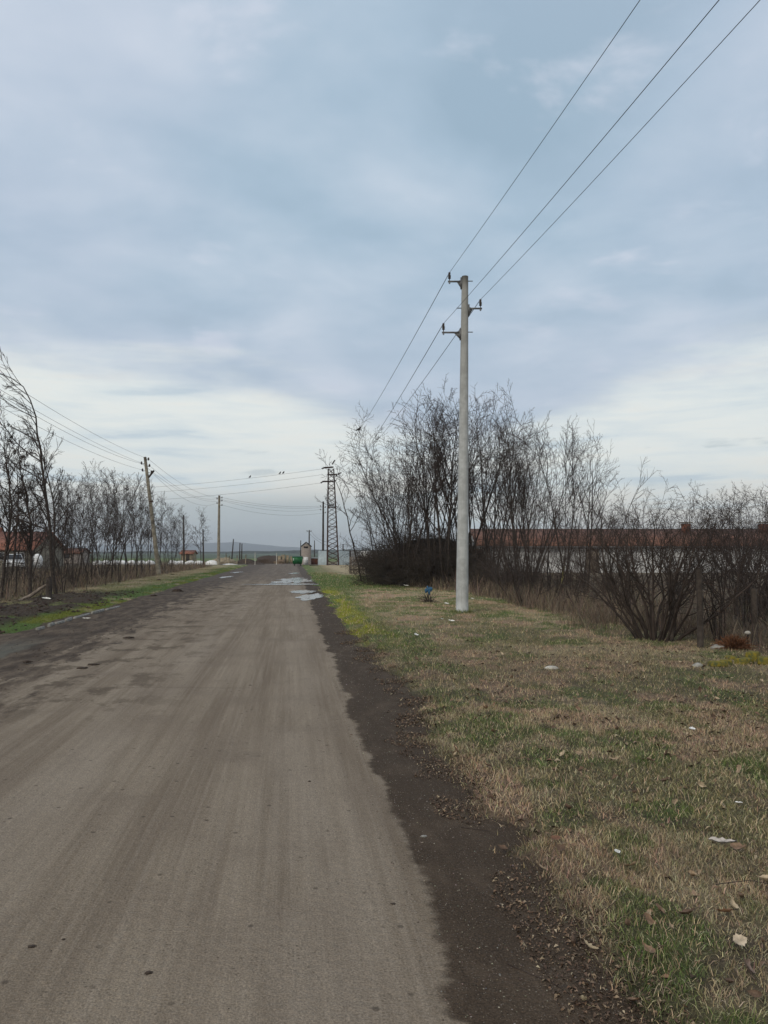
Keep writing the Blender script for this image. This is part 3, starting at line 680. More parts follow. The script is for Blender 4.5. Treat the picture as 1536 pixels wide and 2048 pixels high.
GT = 'tall bare trees of the thicket behind the concrete pole'
for i, (k, px, Y, h, rz, sx) in enumerate([('a3', 782, 37, 6.6, 1.0, 1.), ('a3', 806, 36, 7.9, 2.2, 1.), ('a1', 836, 38, 8.7, .3, 1.), ('a2', 866, 36, 9.2, 3.2, 1.), ('a4', 892, 35, 9.3, 1.7, 1.1),
                                     ('a1', 918, 38, 9.8, 4.1, .95), ('a3', 952, 36, 9.1, 5.2, .9), ('a2', 985, 35, 8.7, 2.5, .95), ('a3', 1024, 34, 7.9, 4.4, .8), ('a4', 1040, 33, 7.6, .5, 1.),
                                     ('a1', 1055, 34, 7.3, 2.8, .9),  ('a5', 800, 40, 7.2, 5.9, .9), ('a3', 1065, 40, 7.6, 1.2, .9)]):
    plant(k, px, Y, h, rz, group=GT, sx=sx, row='thicket')
GR = 'bare trees right of the concrete pole'
plant('w1', 1115, 27.5, 6.4, .6, 'tall slim bare sapling, leftmost of those between the concrete pole and the big bush', GR)
plant('w2', 1130, 28.5, 6.6, 2.2, 'two-stemmed tall bare sapling standing highest between the pole and the big bush', GR)
plant('a4', 1168, 27, 6.2, 3.9, 'bare forked tree with a spreading crown above the left side of the big bush', GR, sx=.85)
plant('w2', 1215, 30, 5.2, 4.4, 'low bare sapling behind the left edge of the big bush', GR)
plant('bush2', 1052, 22.5, 2.9, 1.1, 'bare brown bush in the dead weeds just right of the concrete pole', 'bare bushes along the fence line', 'bush', .8)
plant('bush3', 1100, 23.5, 3.3, 3.4, 'bare bush with reddish twigs between the concrete pole and the big bush', 'bare bushes along the fence line', 'bush', .9)
plant('bush2', 1165, 21, 2.6, 5.1, 'bare bush in the weeds directly left of the big dark bush', 'bare bushes along the fence line', 'bush', .8)
plant('bush1', 1305, 13.9, 2.85, 1.3, 'biggest dark bare bush, many stems spreading from one foot beside the fence posts', 'bare bushes along the fence line', 'bush', 1.08)
plant('bush3', 1250, 17, 2.9, .2, 'bare bush behind the left half of the big dark bush', 'bare bushes along the fence line', 'bush')
plant('bush3', 1432, 13.6, 2.75, 2.2, 'slim bare shrub with zigzag twigs between the two fence posts', 'bare bushes along the fence line', 'bush', .75)
plant('bush3', 1490, 16, 2.9, 5.5, 'bare bush behind the shorter fence post', 'bare bushes along the fence line', 'bush')
plant('bush2', 1560, 14.5, 3.0, 3.3, 'bare bush cut off by the right edge beside the shorter post', 'bare bushes along the fence line', 'bush', .9)
plant('bush2', 1455, 20, 3.3, 2.7, 'brown bare bush in front of the long roof, right of the taller fence post', 'bare bushes along the fence line', 'bush')
plant('bush3', 1520, 19, 3.4, 4.6, 'tall bare bush under the right chimney of the long building', 'bare bushes along the fence line', 'bush')
for i, (k, px, Y, h, sx) in enumerate([('bush3', 1005, 28, 3.0, 1.), ('bush2', 1030, 25, 2.4, 1.), ('bush3', 1140, 25, 3.0, .9), ('bush3', 1235, 24, 3.1, .9), ('bush3', 1475, 24, 3.6, .9), ('bush2', 1535, 23, 3.6, 1.), ('bush2', 1500, 17.5, 2.9, .9), ('bush3', 1570, 17, 3.3, .9)]):
    plant(k, px, Y, h, i * 1.7, group='scrub in front of the long building', cat='bush', sx=sx, row='scrub')
for i, (px, Y, h, sx) in enumerate([(1010, 31, 1.2, 1.2), (1125, 28, 1.1, 1.2), (1230, 23, 1.0, 1.1), (1515, 18, 1.0, 1.1)]):
    plant('bramble1' if i % 2 else 'bramble2', px, Y, h, i * 1.9, group='brambles under the scrub on the right', cat='brambles', sx=sx, row='rbramble')
plant('bush3', 1345, 20, 3.2, 1.9, 'bare bush behind the right half of the big dark bush', 'bare bushes along the fence line', 'bush')
for i, (px, Y, h, sx) in enumerate([(790, 37.2, 2.0, 1.1), (830, 36.6, 2.4, 1.2), (872, 36.2, 2.5, 1.25), (905, 35, 2.2, 1.1), (850, 38, 2.8, 1.2), (980, 31.5, 1.7, 1.1), (1025, 29, 1.5, 1.), (770, 38, 1.7, 1.), (812, 38.4, 2.5, 1.2), (845, 37, 2.3, 1.2), (860, 39, 2.9, 1.3), (890, 38, 2.6, 1.2), (920, 37, 2.1, 1.1), (830, 40, 2.8, 1.3), (815, 41.5, 3.1, 1.1), (862, 41.6, 3.5, 1.2), (905, 41.4, 3.3, 1.1), (950, 36, 1.9, 1.)]):
    plant('bramble1' if i % 2 else 'bramble2', px, Y, h, i * 1.1, group='bramble clumps at the foot of the thicket', cat='brambles', sx=sx, row='bramble')
# thin stems leaning out at the thicket's left end
def fixed_tree(seed, pts, Y, r0, lv, label, group, pods=0, tiprad=.0066, dy=0., bias=(0, 0, 0)):
    P3 = [at(px, py, Y + dy * i) for i, (px, py) in enumerate(pts)]; base = P3[0].copy(); base[2] = float(H(base[0], base[1])) - .03; P3[0] = base
    c = tree_mesh(seed=seed, st=1, L0=1, r0=r0, spread=0, lv=lv, tiprad=tiprad, fixed=[p - base for p in P3], K0=16, pods=pods, bias=bias)
    o = empty('bare_tree', base, label, 'tree', group)
    for x in c:
        if x is not None: x.parent = o
    return o
LF = [(10, .35, 40, .28, 6, .12, .03), (6, .2, 40, .42, 4, .14, .02), (4, .2, 45, .5, 3, .15, .01)]
fixed_tree(51, [(724, 1165), (712, 1110), (700, 1062), (692, 1025), (682, 985), (668, 955), (650, 925)], 41, .05, LF, 'lone thin dark tree leaning left over the lattice pylon foot', 'thin stems at the left end of the thicket', 10)
fixed_tree(52, [(736, 1166), (730, 1130), (725, 1100), (722, 1070)], 41.5, .025, [(6, .3, 40, .4, 5, .12, .03), (4, .2, 40, .42, 3, .14, .02)], 'short thin sapling just right of the leaning dark stem', 'thin stems at the left end of the thicket')
fixed_tree(53, [(758, 1165), (748, 1120), (742, 1075), (735, 1040), (722, 1010), (700, 985)], 40, .035, LF, 'thin bent tree in front of the paling fence and white sign', 'thin stems at the left end of the thicket', 12)
# left row
GL = 'bare trees of the row left of the road'
LW = [(24, .2, 40, .24, 8, .08, .03), (7, .15, 34, .40, 5, .10, .02), (4, .15, 38, .45, 3, .12, .01)]
fixed_tree(61, [(112, 1200), (104, 1120), (97, 1050), (90, 980), (85, 930), (78, 870), (68, 815), (48, 775), (24, 755), (-10, 745)], 27, .07, LW, 'tallest bare tree of the left row, its top bent over to the left', GL, 12, bias=(-.45, 0, .12))
fixed_tree(62, [(4, 1195), (12, 1110), (24, 1020), (18, 960), (8, 900), (12, 850)], 26.5, .06, LW, 'bare tree with a reddish trunk forking at the far left edge', GL, 25)
fixed_tree(63, [(58, 1210), (60, 1120), (62, 1050), (52, 1000), (42, 950), (38, 880)], 25, .06, LW, 'bare tree with many dark pods left of the bent tree', GL, 110)
fixed_tree(64, [(104, 1170), (110, 1080), (108, 1010), (96, 950), (80, 900), (70, 860)], 33, .06, LW, 'bare tree crossing behind the bent tree, dark pods in its top', GL, 60)
for i, (k, px, Y, h, rz, sx) in enumerate([('s1', 20, 33, 7.3, .2, 1.), ('s2', -25, 27, 7.2, 2.2, 1.), ('s3', 142, 38, 5.2, 3., 1.), ('s4', 150, 34, 4.7, 3.3, .9), ('s3', 185, 38, 6.0, 4.5, 1.), ('s4', 205, 44, 6.6, 5.1, 1.), ('s1', 226, 42, 6.0, .9, .9),
                                          ('s3', 232, 50, 7.0, 1.7, 1.), ('s2', 256, 48, 6.6, 2.3, 1.), ('s4', 262, 56, 7.2, 2.9, 1.), ('s1', 285, 52, 6.3, 3.8, .9), ('s2', 322, 58, 6.2, 1.1, 1.), ('s3', 330, 62, 6.0, 4.2, .9),
                                          ('s4', 345, 66, 5.6, 5.9, .8), ('s1', 298, 64, 7.0, .3, .9), ('s3', 168, 47, 6.4, .1, 1.), ('s4', 125, 44, 6.2, 1.4, 1.), ('s2', 405, 84, 6.6, 2.0, 1.2), ('s4', 360, 78, 5.4, 3.3, .8), ('s3', 60, 40, 6.4, .7, 1.),
                                          ('w1', 172, 31, 3.8, 1., 1.), ('w2', 130, 28, 3.6, 2., 1.), ('w1', 212, 36, 4.2, 3., 1.), ('w2', 240, 40, 4.5, 4., 1.), ('w1', 305, 54, 5., 5., 1.), ('w2', 275, 46, 4.6, .5, 1.), ('w1', 340, 60, 4.4, 1.5, 1.), ('w1', 82, 26, 3.4, 2.6, 1.), ('w2', 35, 27, 3.6, 3.7, 1.)]):
    plant(k, px, Y, h, rz, group=GL, sx=sx, row='left')
for i, (px, Y, h, sx) in enumerate([(15, 30, 1.8, 1.1), (70, 30, 1.7, 1.), (120, 31, 1.6, 1.), (160, 35, 1.7, 1.), (205, 40, 1.6, 1.1), (240, 46, 1.7, 1.), (290, 54, 1.7, 1.1), (335, 62, 1.7, 1.), (40, 36, 2.0, 1.1), (110, 38, 1.9, 1.), (190, 48, 1.9, 1.1)]):
    plant('bush2' if i % 2 else 'bush3', px, Y, h, i * 1.3, group='low bare shrubs between the trunks of the left row', cat='shrub', sx=sx * 1.2, row='shrub')
ORD = ['first', 'second', 'third', 'fourth', 'fifth', 'sixth', 'seventh', 'eighth', 'ninth', 'tenth', 'eleventh', 'twelfth', 'thirteenth', 'fourteenth', 'fifteenth', 'sixteenth', 'seventeenth', 'eighteenth', 'nineteenth', 'twentieth'] + ['twenty-' + s_ for s_ in ('first', 'second', 'third', 'fourth', 'fifth', 'sixth', 'seventh', 'eighth', 'ninth')] + ['thirtieth']
for row, txt in (('thicket', '{} bare many-stemmed tree from the left in the tall thicket behind the concrete pole'), ('left', '{} bare slim tree from the left in the row left of the road'),
                 ('scrub', '{} bare scrub bush from the left in front of the long red roofed building'), ('rbramble', '{} low tangled bramble from the left under the scrub right of the pole'), ('bramble', '{} tangled bramble clump from the left at the foot of the thicket'), ('shrub', '{} low bare shrub from the left between the trunks left of the road')):
    for i, (c, px, _) in enumerate(sorted([t for t in TREES if t[2] == row], key=lambda t: t[1])): c['label'] = txt.format(ORD[i])

# ------------------------------------------------------------------ near concrete pole
POLE = gnd(924, 1227, .02); PY = POLE[1]
tp = at(930, 553, PY)
pole = empty('utility_pole', (POLE[0], PY, 0), 'tall pale concrete power pole standing alone on the grass verge', 'power pole')
v = (tp - np.array([POLE[0], PY, 0])); n = 24
b = MB(); ts = np.linspace(0, 1, n); pts = np.array([v * t for t in ts]); pts[0, 2] = -.1
b.tube(pts, .165 - (.165 - .086) * ts, 24); sh = b.build('shaft', M['concrete'], pole, smooth=True)
def insulator(parent, c, s=1., mt='insul'):
    b = MB(); pr = [(.012, 0), (.012, .06), (.03, .062), (.045, .075), (.028, .09), (.028, .1), (.045, .112), (.028, .128), (.028, .138), (.043, .15), (.025, .165), (.022, .19), (.032, .2), (.03, .225), (.012, .235)]
    b.lathe(c, [(r * s, z * s) for r, z in pr], 12); o = b.build('insulator', M[mt], parent, smooth=True); return o
WP = []
for (ix, iy, ybar, side, ystub) in [(899, 545, 563, -1, 563), (961, 600, 617, 1, 613), (887, 648, 665, -1, 666)]:
    tip = at(ix, ybar, PY) - np.array([POLE[0], PY, 0]); t = tip[2] / v[2]; ax = v * t; rr = .165 - .079 * t
    root = ax + np.array([side * rr, 0, 0]); b = MB()
    mid = root + (tip - root) * .42
    b.box((root + tip) / 2 + [side * .01, 0, 0], (abs(tip[0] - root[0]) + .06, .05, .035))
    pv_ = [(root[0], root[2] + .05), (mid[0], root[2] + .0), (root[0] + side * .03, root[2] - .17), (root[0], root[2] - .17)]
    V = [(x, y_, z) for y_ in (-.012, .012) for x, z in pv_]; b.add(V, [[0, 1, 2, 3], [7, 6, 5, 4], [0, 4, 5, 1], [1, 5, 6, 2], [2, 6, 7, 3]])
    b.box(root + [side * .015, 0, -.05], (.035, .09, .30))
    b.tube([root + [0, 0, .01], ax - np.array([side * (rr + .12), 0, -.01])], .013, 6)
    b.tube([tip - [side * 0, 0, .06], tip + [0, 0, .02]], .022, 8)
    br = b.build('bracket', M['galv'], pole); insulator(br, tip + [0, 0, .015], 1.0)
    WP.append(tip + np.array([POLE[0], PY, .015 + .225]))

# ------------------------------------------------------------------ wires
def wire(a, c, sag, r, label, group, n=40):
    t = np.linspace(0, 1, n)[:, None]; a, c = np.array(a, float), np.array(c, float); P = a + (c - a) * t; P[:, 2] -= (4 * sag * t * (1 - t))[:, 0]
    mid = P[n // 2].copy(); b = MB(); b.tube(P, r, 5)
    o = b.build('overhead_wire', M['wire'], loc=mid); tag(o, label, 'cable', group); return P
PYL = 95.
ends = [at(668, 922, PYL), at(684, 942, PYL), at(672, 966, PYL)]
names = ['left', 'right', 'lowest']
GW = 'the three power lines from the pole to the pylon'
W1 = wire(WP[0], ends[0], .75, .009, 'thin overhead wire from the topmost insulator of the concrete pole to the pylon top', GW, 60)
wire(WP[1], ends[1], .9, .009, 'thin overhead wire from the right-hand insulator of the concrete pole to the pylon', GW, 60)
wire(WP[2], ends[2], .8, .009, 'thin overhead wire from the lowest insulator of the concrete pole to the pylon', GW, 60)
for i, (q, lab) in enumerate([((1280, 0), 'overhead wire from the topmost insulator rising out of the top of the picture'), ((1520, 0), 'overhead wire from the right-hand insulator rising to the top right corner'), ((1438, 0), 'overhead wire from the lowest insulator passing in front of the pole top')]):
    # where the wire leaves the picture: it runs parallel to the road
    a = WP[i]; kx = .149
    ray = at(q[0], q[1], 1.) - np.array([0, 0, CAMZ]); Yc = (a[0] + kx * a[1]) / (ray[0] + kx); pc = np.array([0, 0, CAMZ]) + ray * Yc
    Yf = -25.; e = np.array([a[0] + kx * (a[1] - Yf), Yf, a[2] + .3]); t = (a[1] - Yc) / (a[1] - Yf)
    sag = (a[2] + (e[2] - a[2]) * t - pc[2]) / (4 * t * (1 - t))
    wire(a, e, sag, .0052, lab, 'the three power lines passing overhead', 60)

# ------------------------------------------------------------------ lattice pylon
pyl = empty('lattice_pylon', (*at(666, 1130, PYL)[:2], 0), 'rusty steel lattice pylon beside the sheet metal fence', 'pylon')
bx, by = pyl.location.x, pyl.location.y
Htop = at(662, 938, PYL)[2]; cx_t = at(662, 938, PYL)[0] - bx; wb, wtp = .70, .34
def leg_pt(sx, sy, t): return np.array([cx_t * t + sx * (wb + (wtp - wb) * t), sy * (wb + (wtp - wb) * t), Htop * t])
for sx in (-1, 1):
    for sy in (-1, 1):
        b = MB(); b.tube([leg_pt(sx, sy, 0) - [0, 0, .1], leg_pt(sx, sy, 1)], .052, 4); b.build('leg', M['rust'], pyl)
b = MB(); NB = 20
for i in range(NB):
    t0, t1 = i / NB, (i + 1) / NB
    for (p, q) in (((-1, -1), (1, -1)), ((1, -1), (1, 1)), ((1, 1), (-1, 1)), ((-1, 1), (-1, -1))):
        b.tube([leg_pt(*p, t0), leg_pt(*q, t1)], .022, 4, False); b.tube([leg_pt(*q, t0), leg_pt(*p, t1)], .022, 4, False)
        if i % 4 == 0: b.tube([leg_pt(*p, t0), leg_pt(*q, t0)], .03, 4, False)
b.build('bracing', M['rust'], pyl)
def arm(p0, p1, str_end, hang):
    a = at(*p0, PYL) - [bx, by, 0]; c = at(*p1, PYL) - [bx, by, 0]; b = MB()
    for yy in (-.3, .3): b.tube([a + [0, yy, 0], c + [0, yy * .4, 0]], .07, 4)
    b.tube([a + [0, -.3, 0], c + [0, .12, 0]], .035, 4)
    o = b.build('crossarm', M['rust'], pyl)
    for e0, e1 in str_end:
        s0, s1 = at(*e0, PYL) - [bx, by, 0], at(*e1, PYL) - [bx, by, 0]; b = MB(); nn = 9; P = np.array([s0 + (s1 - s0) * k / (nn - 1) for k in range(nn)])
        b.tube(P, [.03, .12, .05, .12, .05, .12, .05, .12, .03], 8); b.build('insulator', M['insul'], o)
arm((648, 935.5), (667, 934), [((648, 936), (643, 937.5)), ((664, 929), (670, 920))], 0)
arm((655, 949.5), (674, 949), [((675, 949), (683, 945)), ((674, 950), (671, 953.5))], 0)
arm((645, 963), (668, 962.5), [((645, 964), (641, 966)), ((668, 962), (672, 961))], 0)
LWs = []
GP = 'pylon lines running left across the sky'
for i, (px, py, lab) in enumerate([(642, 938, 'highest of the far wires running left from the pylon, with small birds on it'), (646, 949, 'middle far wire running left from the pylon'), (641, 966, 'lowest far wire running left from the pylon top')]):
    a = at(px, py, PYL); e = np.array([-78., 118., a[2] + .2]); LWs.append(wire(a, e, 1.9, .013, lab, GP, 50))

# ------------------------------------------------------------------ other poles
def small_insulator(parent, c):
    b = MB(); b.lathe(c, [(.02, -.1), (.05, -.06), (.07, 0), (.05, .05), (.06, .09), (.02, .11)], 8); return b.build('insulator', M['insul'], parent, smooth=True)
def wood_pole(name, base, top, Y, r0, r1, label, mt='old_concrete', ins=(), group=None, brace=None):
    a = np.array([at(base[0], base[1], Y)[0], Y, 0.]); c = at(top[0], top[1], Y)
    o = empty(name, (a[0], Y, 0), label, 'pole', group)
    ts = np.linspace(0, 1, 12); P = np.array([(c - a) * t for t in ts]); P[0, 2] = -.1
    b = MB(); b.tube(P, r0 + (r1 - r0) * ts, 10); b.build('shaft', M[mt], o, smooth=True)
    pts = []
    for (px, py) in ins:
        q = at(px, py, Y); t = q[2] / c[2]; ax = a + (c - a) * t; b = MB()
        b.tube([ax - a, np.array([q[0], ax[1], q[2] - .1]) - a, np.array([q[0], ax[1], q[2]]) - a], .018, 5); br = b.build('hook', M['rust'], o)
        small_insulator(br, q - a); pts.append(q)
    if brace: 
        b = MB(); b.tube([at(*brace[0], Y) - a, at(*brace[1], Y) - a], .07, 6); b.build('brace', M['post'], o)
    return o, pts
lp, lpi = wood_pole('utility_pole', (318, 1152), (290, 914), 55., .17, .10, 'old brown power pole leaning left above the roadside trees', 'old_concrete',
                    [(297, 918), (283, 926), (299, 931), (285, 940), (303, 944)], 'old power poles left of the road', ((297, 955), (308, 941)))
b = MB(); q = at(302, 1003, 55.); b.lathe(q - np.array(lp.location), [(.16, -.04), (.165, 0), (.16, .04)], 10); b.build('clamp', M['rust'], lp)
mp, mpi = wood_pole('utility_pole', (437, 1131), (438.5, 991), 97., .20, .13, 'upright grey power pole at the left side of the far road end', 'old_concrete',
                    [(434, 997), (444, 995), (444, 1001), (434, 1006), (444, 1010)], 'old power poles left of the road')
fp, fpi = wood_pole('utility_pole', (646, 1126), (646.5, 1003), 112., .17, .12, 'brown pole behind the pale sheet fence left of the pylon', 'post', [(641, 1012), (651, 1014), (641, 1019), (651, 1025)], 'poles around the yard')
kp, kpi = wood_pole('utility_pole', (618, 1124), (618.5, 1060), 118., .13, .09, 'slim pole with a small crossarm right behind the brick kiosk', 'post', [(614, 1062), (622, 1062)], 'poles around the yard')
for (b0, t0, Y, lab) in [((463, 1122), (467, 1078), 112, 'slanting pole, leftmost of the three thin ones by the earth heap'), ((479, 1122), (480, 1086), 116, 'middle of the three thin poles by the earth heap'), ((483, 1122), (484, 1087), 120, 'right one of the three thin poles by the earth heap'),
                         ((601, 1122), (601.5, 1081), 135, 'faint thin pole just left of the brick kiosk'), ((629, 1120), (629, 1081), 140, 'faint thin pole between the kiosk and the sheet fence'),
                         ((368, 1138), (367, 1030), 84, 'dark wooden pole behind the shrubs right of the leaning pole'), ((407, 1133), (406, 1058), 90, 'short dark pole by the last tree of the left row'),
                         ((687, 1125), (686, 1088), 108, 'short pole behind the sheet fence right of the pylon'), ((708, 1125), (708, 1085), 112, 'thin pole behind the grey fence left of the white sign')]:
    wood_pole('wooden_pole', b0, t0, Y, .10, .07, lab, 'post', (), 'thin poles around the yard')
GL2 = 'old village wires left of the road'
for i, (q, lab) in enumerate([((0, 753), 'highest sagging wire left of the leaning pole'), ((0, 779), 'second sagging wire left of the leaning pole'), ((0, 790), 'third sagging wire left of the leaning pole'), ((0, 813), 'lowest sagging wire left of the leaning pole')]):
    a = lpi[[0, 1, 2, 3][i]]; kx = .119; ray = at(q[0], q[1], 1.) - np.array([0, 0, CAMZ]); Yc = (a[0] + kx * a[1]) / (ray[0] + kx); pc = np.array([0, 0, CAMZ]) + ray * Yc
    Yf = 6.; e = np.array([a[0] + kx * (a[1] - Yf), Yf, a[2] + .5]); t = (a[1] - Yc) / (a[1] - Yf); sag = (a[2] + (e[2] - a[2]) * t - pc[2]) / (4 * t * (1 - t))
    wire(a, e, max(sag, .2), .0075, lab, GL2)
for i, w_ in enumerate(['highest', 'second', 'third', 'lowest']):
    wire(lpi[[0, 2, 1, 4][i]], mpi[[1, 0, 2, 3][i]], .75 + .12 * i, .009, w_ + ' wire between the leaning pole and the upright grey pole', GL2)
    wire(mpi[[1, 0, 2, 4][i]], fpi[i], .5 + .1 * i, .011, w_ + ' wire from the upright grey pole right to the pole behind the fence', GL2)
wire(kpi[1], at(656, 1084, PYL), .4, .014, 'upper short wire from the kiosk pole to the pylon', GL2)
wire(kpi[0], at(656, 1092, PYL), .3, .014, 'lower short wire from the kiosk pole to the pylon', GL2)
# birds
def bird(p, rz, label, s=1.):
    o = empty('bird', p, label, 'bird', 'small birds on the wires'); o.rotation_euler = (0, 0, rz)
    b = MB(); b.tube([(-.19, 0, .02), (-.1, 0, .07), (0, 0, .11), (.07, 0, .17), (.10, 0, .22), (.13, 0, .235), (.17, 0, .23)], [.012, .035, .06, .05, .036, .03, .004], 8)
    b.build('body', M['black'], o, smooth=True)
    b = MB(); b.add([(-.16, .045, .04), (-.02, .066, .14), (.05, .05, .12), (-.02, .07, .07), (-.16, -.045, .04), (-.02, -.066, .14), (.05, -.05, .12), (-.02, -.07, .07)], [[0, 3, 2, 1], [4, 5, 6, 7]])
    b.build('wing', M['black'], o)
    b = MB(); b.tube([(0, .02, .06), (0, .02, 0)], .006, 4); b.tube([(0, -.02, .06), (0, -.02, 0)], .006, 4); b.build('leg', M['rust'], o); o.scale = (s, s, s)
def on_wire(P, px):
    q = [768 + F * p[0] / (p[1] * math.cos(PITCH)) for p in P]; i = int(np.argmin([abs(a - px) for a in q])); return P[i]
P = W1; bird(on_wire(P, 717) + [0, 0, .01], .4, 'dark bird sitting on the wire above the left end of the thicket', 1.2)
for px, lab in ((499, 'small dark bird sitting alone on the far wire'), (559, 'left bird of the close pair on the far wire'), (566, 'right bird of the close pair on the far wire')):
    A_ = LWs[0]; q = np.array([768 + F * p[0] / p[1] for p in A_]); t = np.interp(-px, -q, np.arange(len(q))); i = int(t); fr = t - i
    bird(A_[i] * (1 - fr) + A_[min(i + 1, len(A_) - 1)] * fr + [0, 0, .016], 1.2, lab, 1.5)

# ------------------------------------------------------------------ buildings and yard
def gable(name, x0, x1, y0, y1, ze, zr, wm, rm, label, cat, over=.25, hip=0., th=.12):
    cx, cy = (x0 + x1) / 2, (y0 + y1) / 2; o = empty(name, (cx, cy, 0), label, cat); W_, D_ = (x1 - x0) / 2, (y1 - y0) / 2
    V = [(-W_, -D_, -.1), (W_, -D_, -.1), (W_, D_, -.1), (-W_, D_, -.1), (-W_, -D_, ze), (W_, -D_, ze), (W_, D_, ze), (-W_, D_, ze), (-W_, 0, zr - .1), (W_, 0, zr - .1)]
    b = MB(); b.add(V, [np.array([[0, 1, 5, 4], [2, 3, 7, 6]]), np.array([[1, 2, 6, 9, 5], [3, 0, 4, 8, 7]])]); b.build('wall', wm, o)
    b = MB(); s = (zr - ze) / D_
    for sg in (-1, 1):
        a = [(-W_ - over, sg * (D_ + over), ze - s * over), (W_ + over, sg * (D_ + over), ze - s * over), (W_ + over - hip, 0, zr), (-W_ - over + hip, 0, zr)]
        a2 = [(x, y, z + th) for x, y, z in a]; b.add(a + a2, [[0, 1, 2, 3], [4, 7, 6, 5], [0, 4, 5, 1], [1, 5, 6, 2], [3, 2, 6, 7], [0, 3, 7, 4]])
    b.build('roof', rm, o); return o
def add_box(parent, name, mt, c, d, **k):
    b = MB(); b.box(c, d, **k); return b.build(name, mt, parent)
# long low barn on the right
bx0, bx1, bY = at(958, 1100, 60)[0], 44., 60.
barn = gable('farm_building', bx0, bx1, bY, bY + 8, 2.15, 3.45, M['offwhite'], M['roofdark'], 'long low white building with a red tiled roof behind the bushes', 'building')
c0 = barn.location
for px in (1373, 1528):
    x = at(px, 1060, bY + 3)[0] - c0.x; ch = add_box(barn, 'chimney', M['brick'], (x, -.9, 3.55), (.62, .5, .8)); add_box(ch, 'cap', M['old_concrete'], (x, -.9, 4.04), (.9, .7, .08))
add_box(barn, 'gutter', M['galv'], (0, -4.33, 2.02), (bx1 - bx0 + .5, .12, .1))
x = at(1185, 1100, bY)[0] - c0.x; add_box(barn, 'door', M['greywood'], (x, -4.02, .95), (1., .08, 1.9))
# house at the far left
hx0, hx1 = at(-70, 1100, 80)[0], at(64, 1100, 80)[0]
hs = gable('house', hx0, hx1, 80, 88, 1.95, 3.75, M['old_concrete'], M['roof'], 'house with a red tiled roof behind the trees at the left edge', 'house', .35)
c0 = hs.location
for px in (-35, 8, 40):
    x = at(px, 1100, 80)[0] - c0.x; wn = add_box(hs, 'window', M['white'], (x, -4.01, 1.2), (1.1, .1, .85)); add_box(wn, 'pane', M['glass'], (x, -4.065, 1.2), (.9, .02, .65))
add_box(hs, 'chimney', M['brick'], (-2.2, .5, 3.9), (.5, .5, .9))
h2x = at(375, 1105, 150)[0]; h2 = gable('hut', h2x - 1.3, h2x + 1.0, 150, 153, 1.35, 1.95, M['sand'], M['roof'], 'tiny far hut with a red roof right of the leaning pole', 'hut', .25)
add_box(h2, 'door', M['post'], (.2, -1.52, .6), (.7, .06, 1.2))
h3x = at(132, 1100, 120)[0]; h3 = gable('hut', h3x - 1.8, h3x + 2.2, 120, 124, 1.5, 2.2, M['palebrick'], M['roofdark'], 'small reddish hut half hidden behind the left row of trees', 'hut', .25)
add_box(h3, 'window', M['glass'], (0, -2.03, 1.0), (.8, .06, .6))
# white car seen front-on beside the house
def car(px, Y, label):
    x = at(px, 1110, Y)[0]; o = empty('parked_car', (x, Y, 0), label, 'car')
    sec = [(-2.1, .35, .55, .78), (-2.05, .3, .72, .84), (-1.2, .28, .88, .86), (-.55, .28, .95, .86), (1.9, .28, .98, .86), (2.15, .35, .7, .8)]
    V = []; 
    for y, z0, z1, w_ in sec: V += [(-w_, y, z0), (w_, y, z0), (w_, y, (z0 + z1) / 2), (w_ * .93, y, z1), (-w_ * .93, y, z1), (-w_, y, (z0 + z1) / 2)]
    b = MB(); n = len(sec); Fq = [[k * 6 + j, k * 6 + (j + 1) % 6, (k + 1) * 6 + (j + 1) % 6, (k + 1) * 6 + j] for k in range(n - 1) for j in range(6)]
    b.add(V, [np.array(Fq), np.array([[5, 4, 3, 2, 1, 0], [(n - 1) * 6 + j for j in range(6)]])]); b.build('body', M['white'], o)
    b = MB(); b.add([(-.78, -.85, .93), (.78, -.85, .93), (.8, 1.95, .95), (-.8, 1.95, .95), (-.6, -.15, 1.45), (.6, -.15, 1.45), (.62, 1.5, 1.45), (-.62, 1.5, 1.45)], [[4, 5, 6, 7], [0, 1, 5, 4], [1, 2, 6, 5], [2, 3, 7, 6], [3, 0, 4, 7]])
    cb = b.build('cabin', M['white'], o); b = MB(); b.add([(-.68, -.82, 1.0), (.68, -.82, 1.0), (.55, -.245, 1.41), (-.55, -.245, 1.41)], [[0, 1, 2, 3]]); b.build('windscreen', M['glass'], cb)
    for sx in (-.8, .8):
        for yy in (-1.35, 1.3):
            b = MB(); b.tube([(sx - .1, yy, .31), (sx + .1, yy, .31)], .31, 14); wh = b.build('wheel', M['black'], o); b = MB(); b.tube([(sx - .11, yy, .31), (sx + .11, yy, .31)], .17, 10); b.build('rim', M['galv'], wh)
        add_box(o, 'headlight', M['glass'], (sx * .72, -2.12, .62), (.26, .05, .13))
    return o
car(28, 72, 'white parked car seen front-on in front of the red roofed house').rotation_euler = (0, 0, .5)
def blob(c, d, seed, nu=14, nv=9, amp=.25, flat=True):
    b = MB(); V = []
    for j in range(nv):
        ph = math.pi * j / (nv - 1)
        for i in range(nu):
            th = 2 * math.pi * i / nu; nx_, ny_, nz = math.cos(th) * math.sin(ph), math.sin(th) * math.sin(ph), math.cos(ph)
            r = 1 + amp * (float(fbm(nx_ * 1.7 + seed * 5.1 + nz, ny_ * 1.7 + nz * 2.3, seed)) - .5) * 2
            V.append((c[0] + d[0] * nx_ * r, c[1] + d[1] * ny_ * r, c[2] + d[2] * nz * r))
    Fq = [[j * nu + i, (j + 1) * nu + i, (j + 1) * nu + (i + 1) % nu, j * nu + (i + 1) % nu] for j in range(nv - 1) for i in range(nu)]
    return b.add(V, Fq)
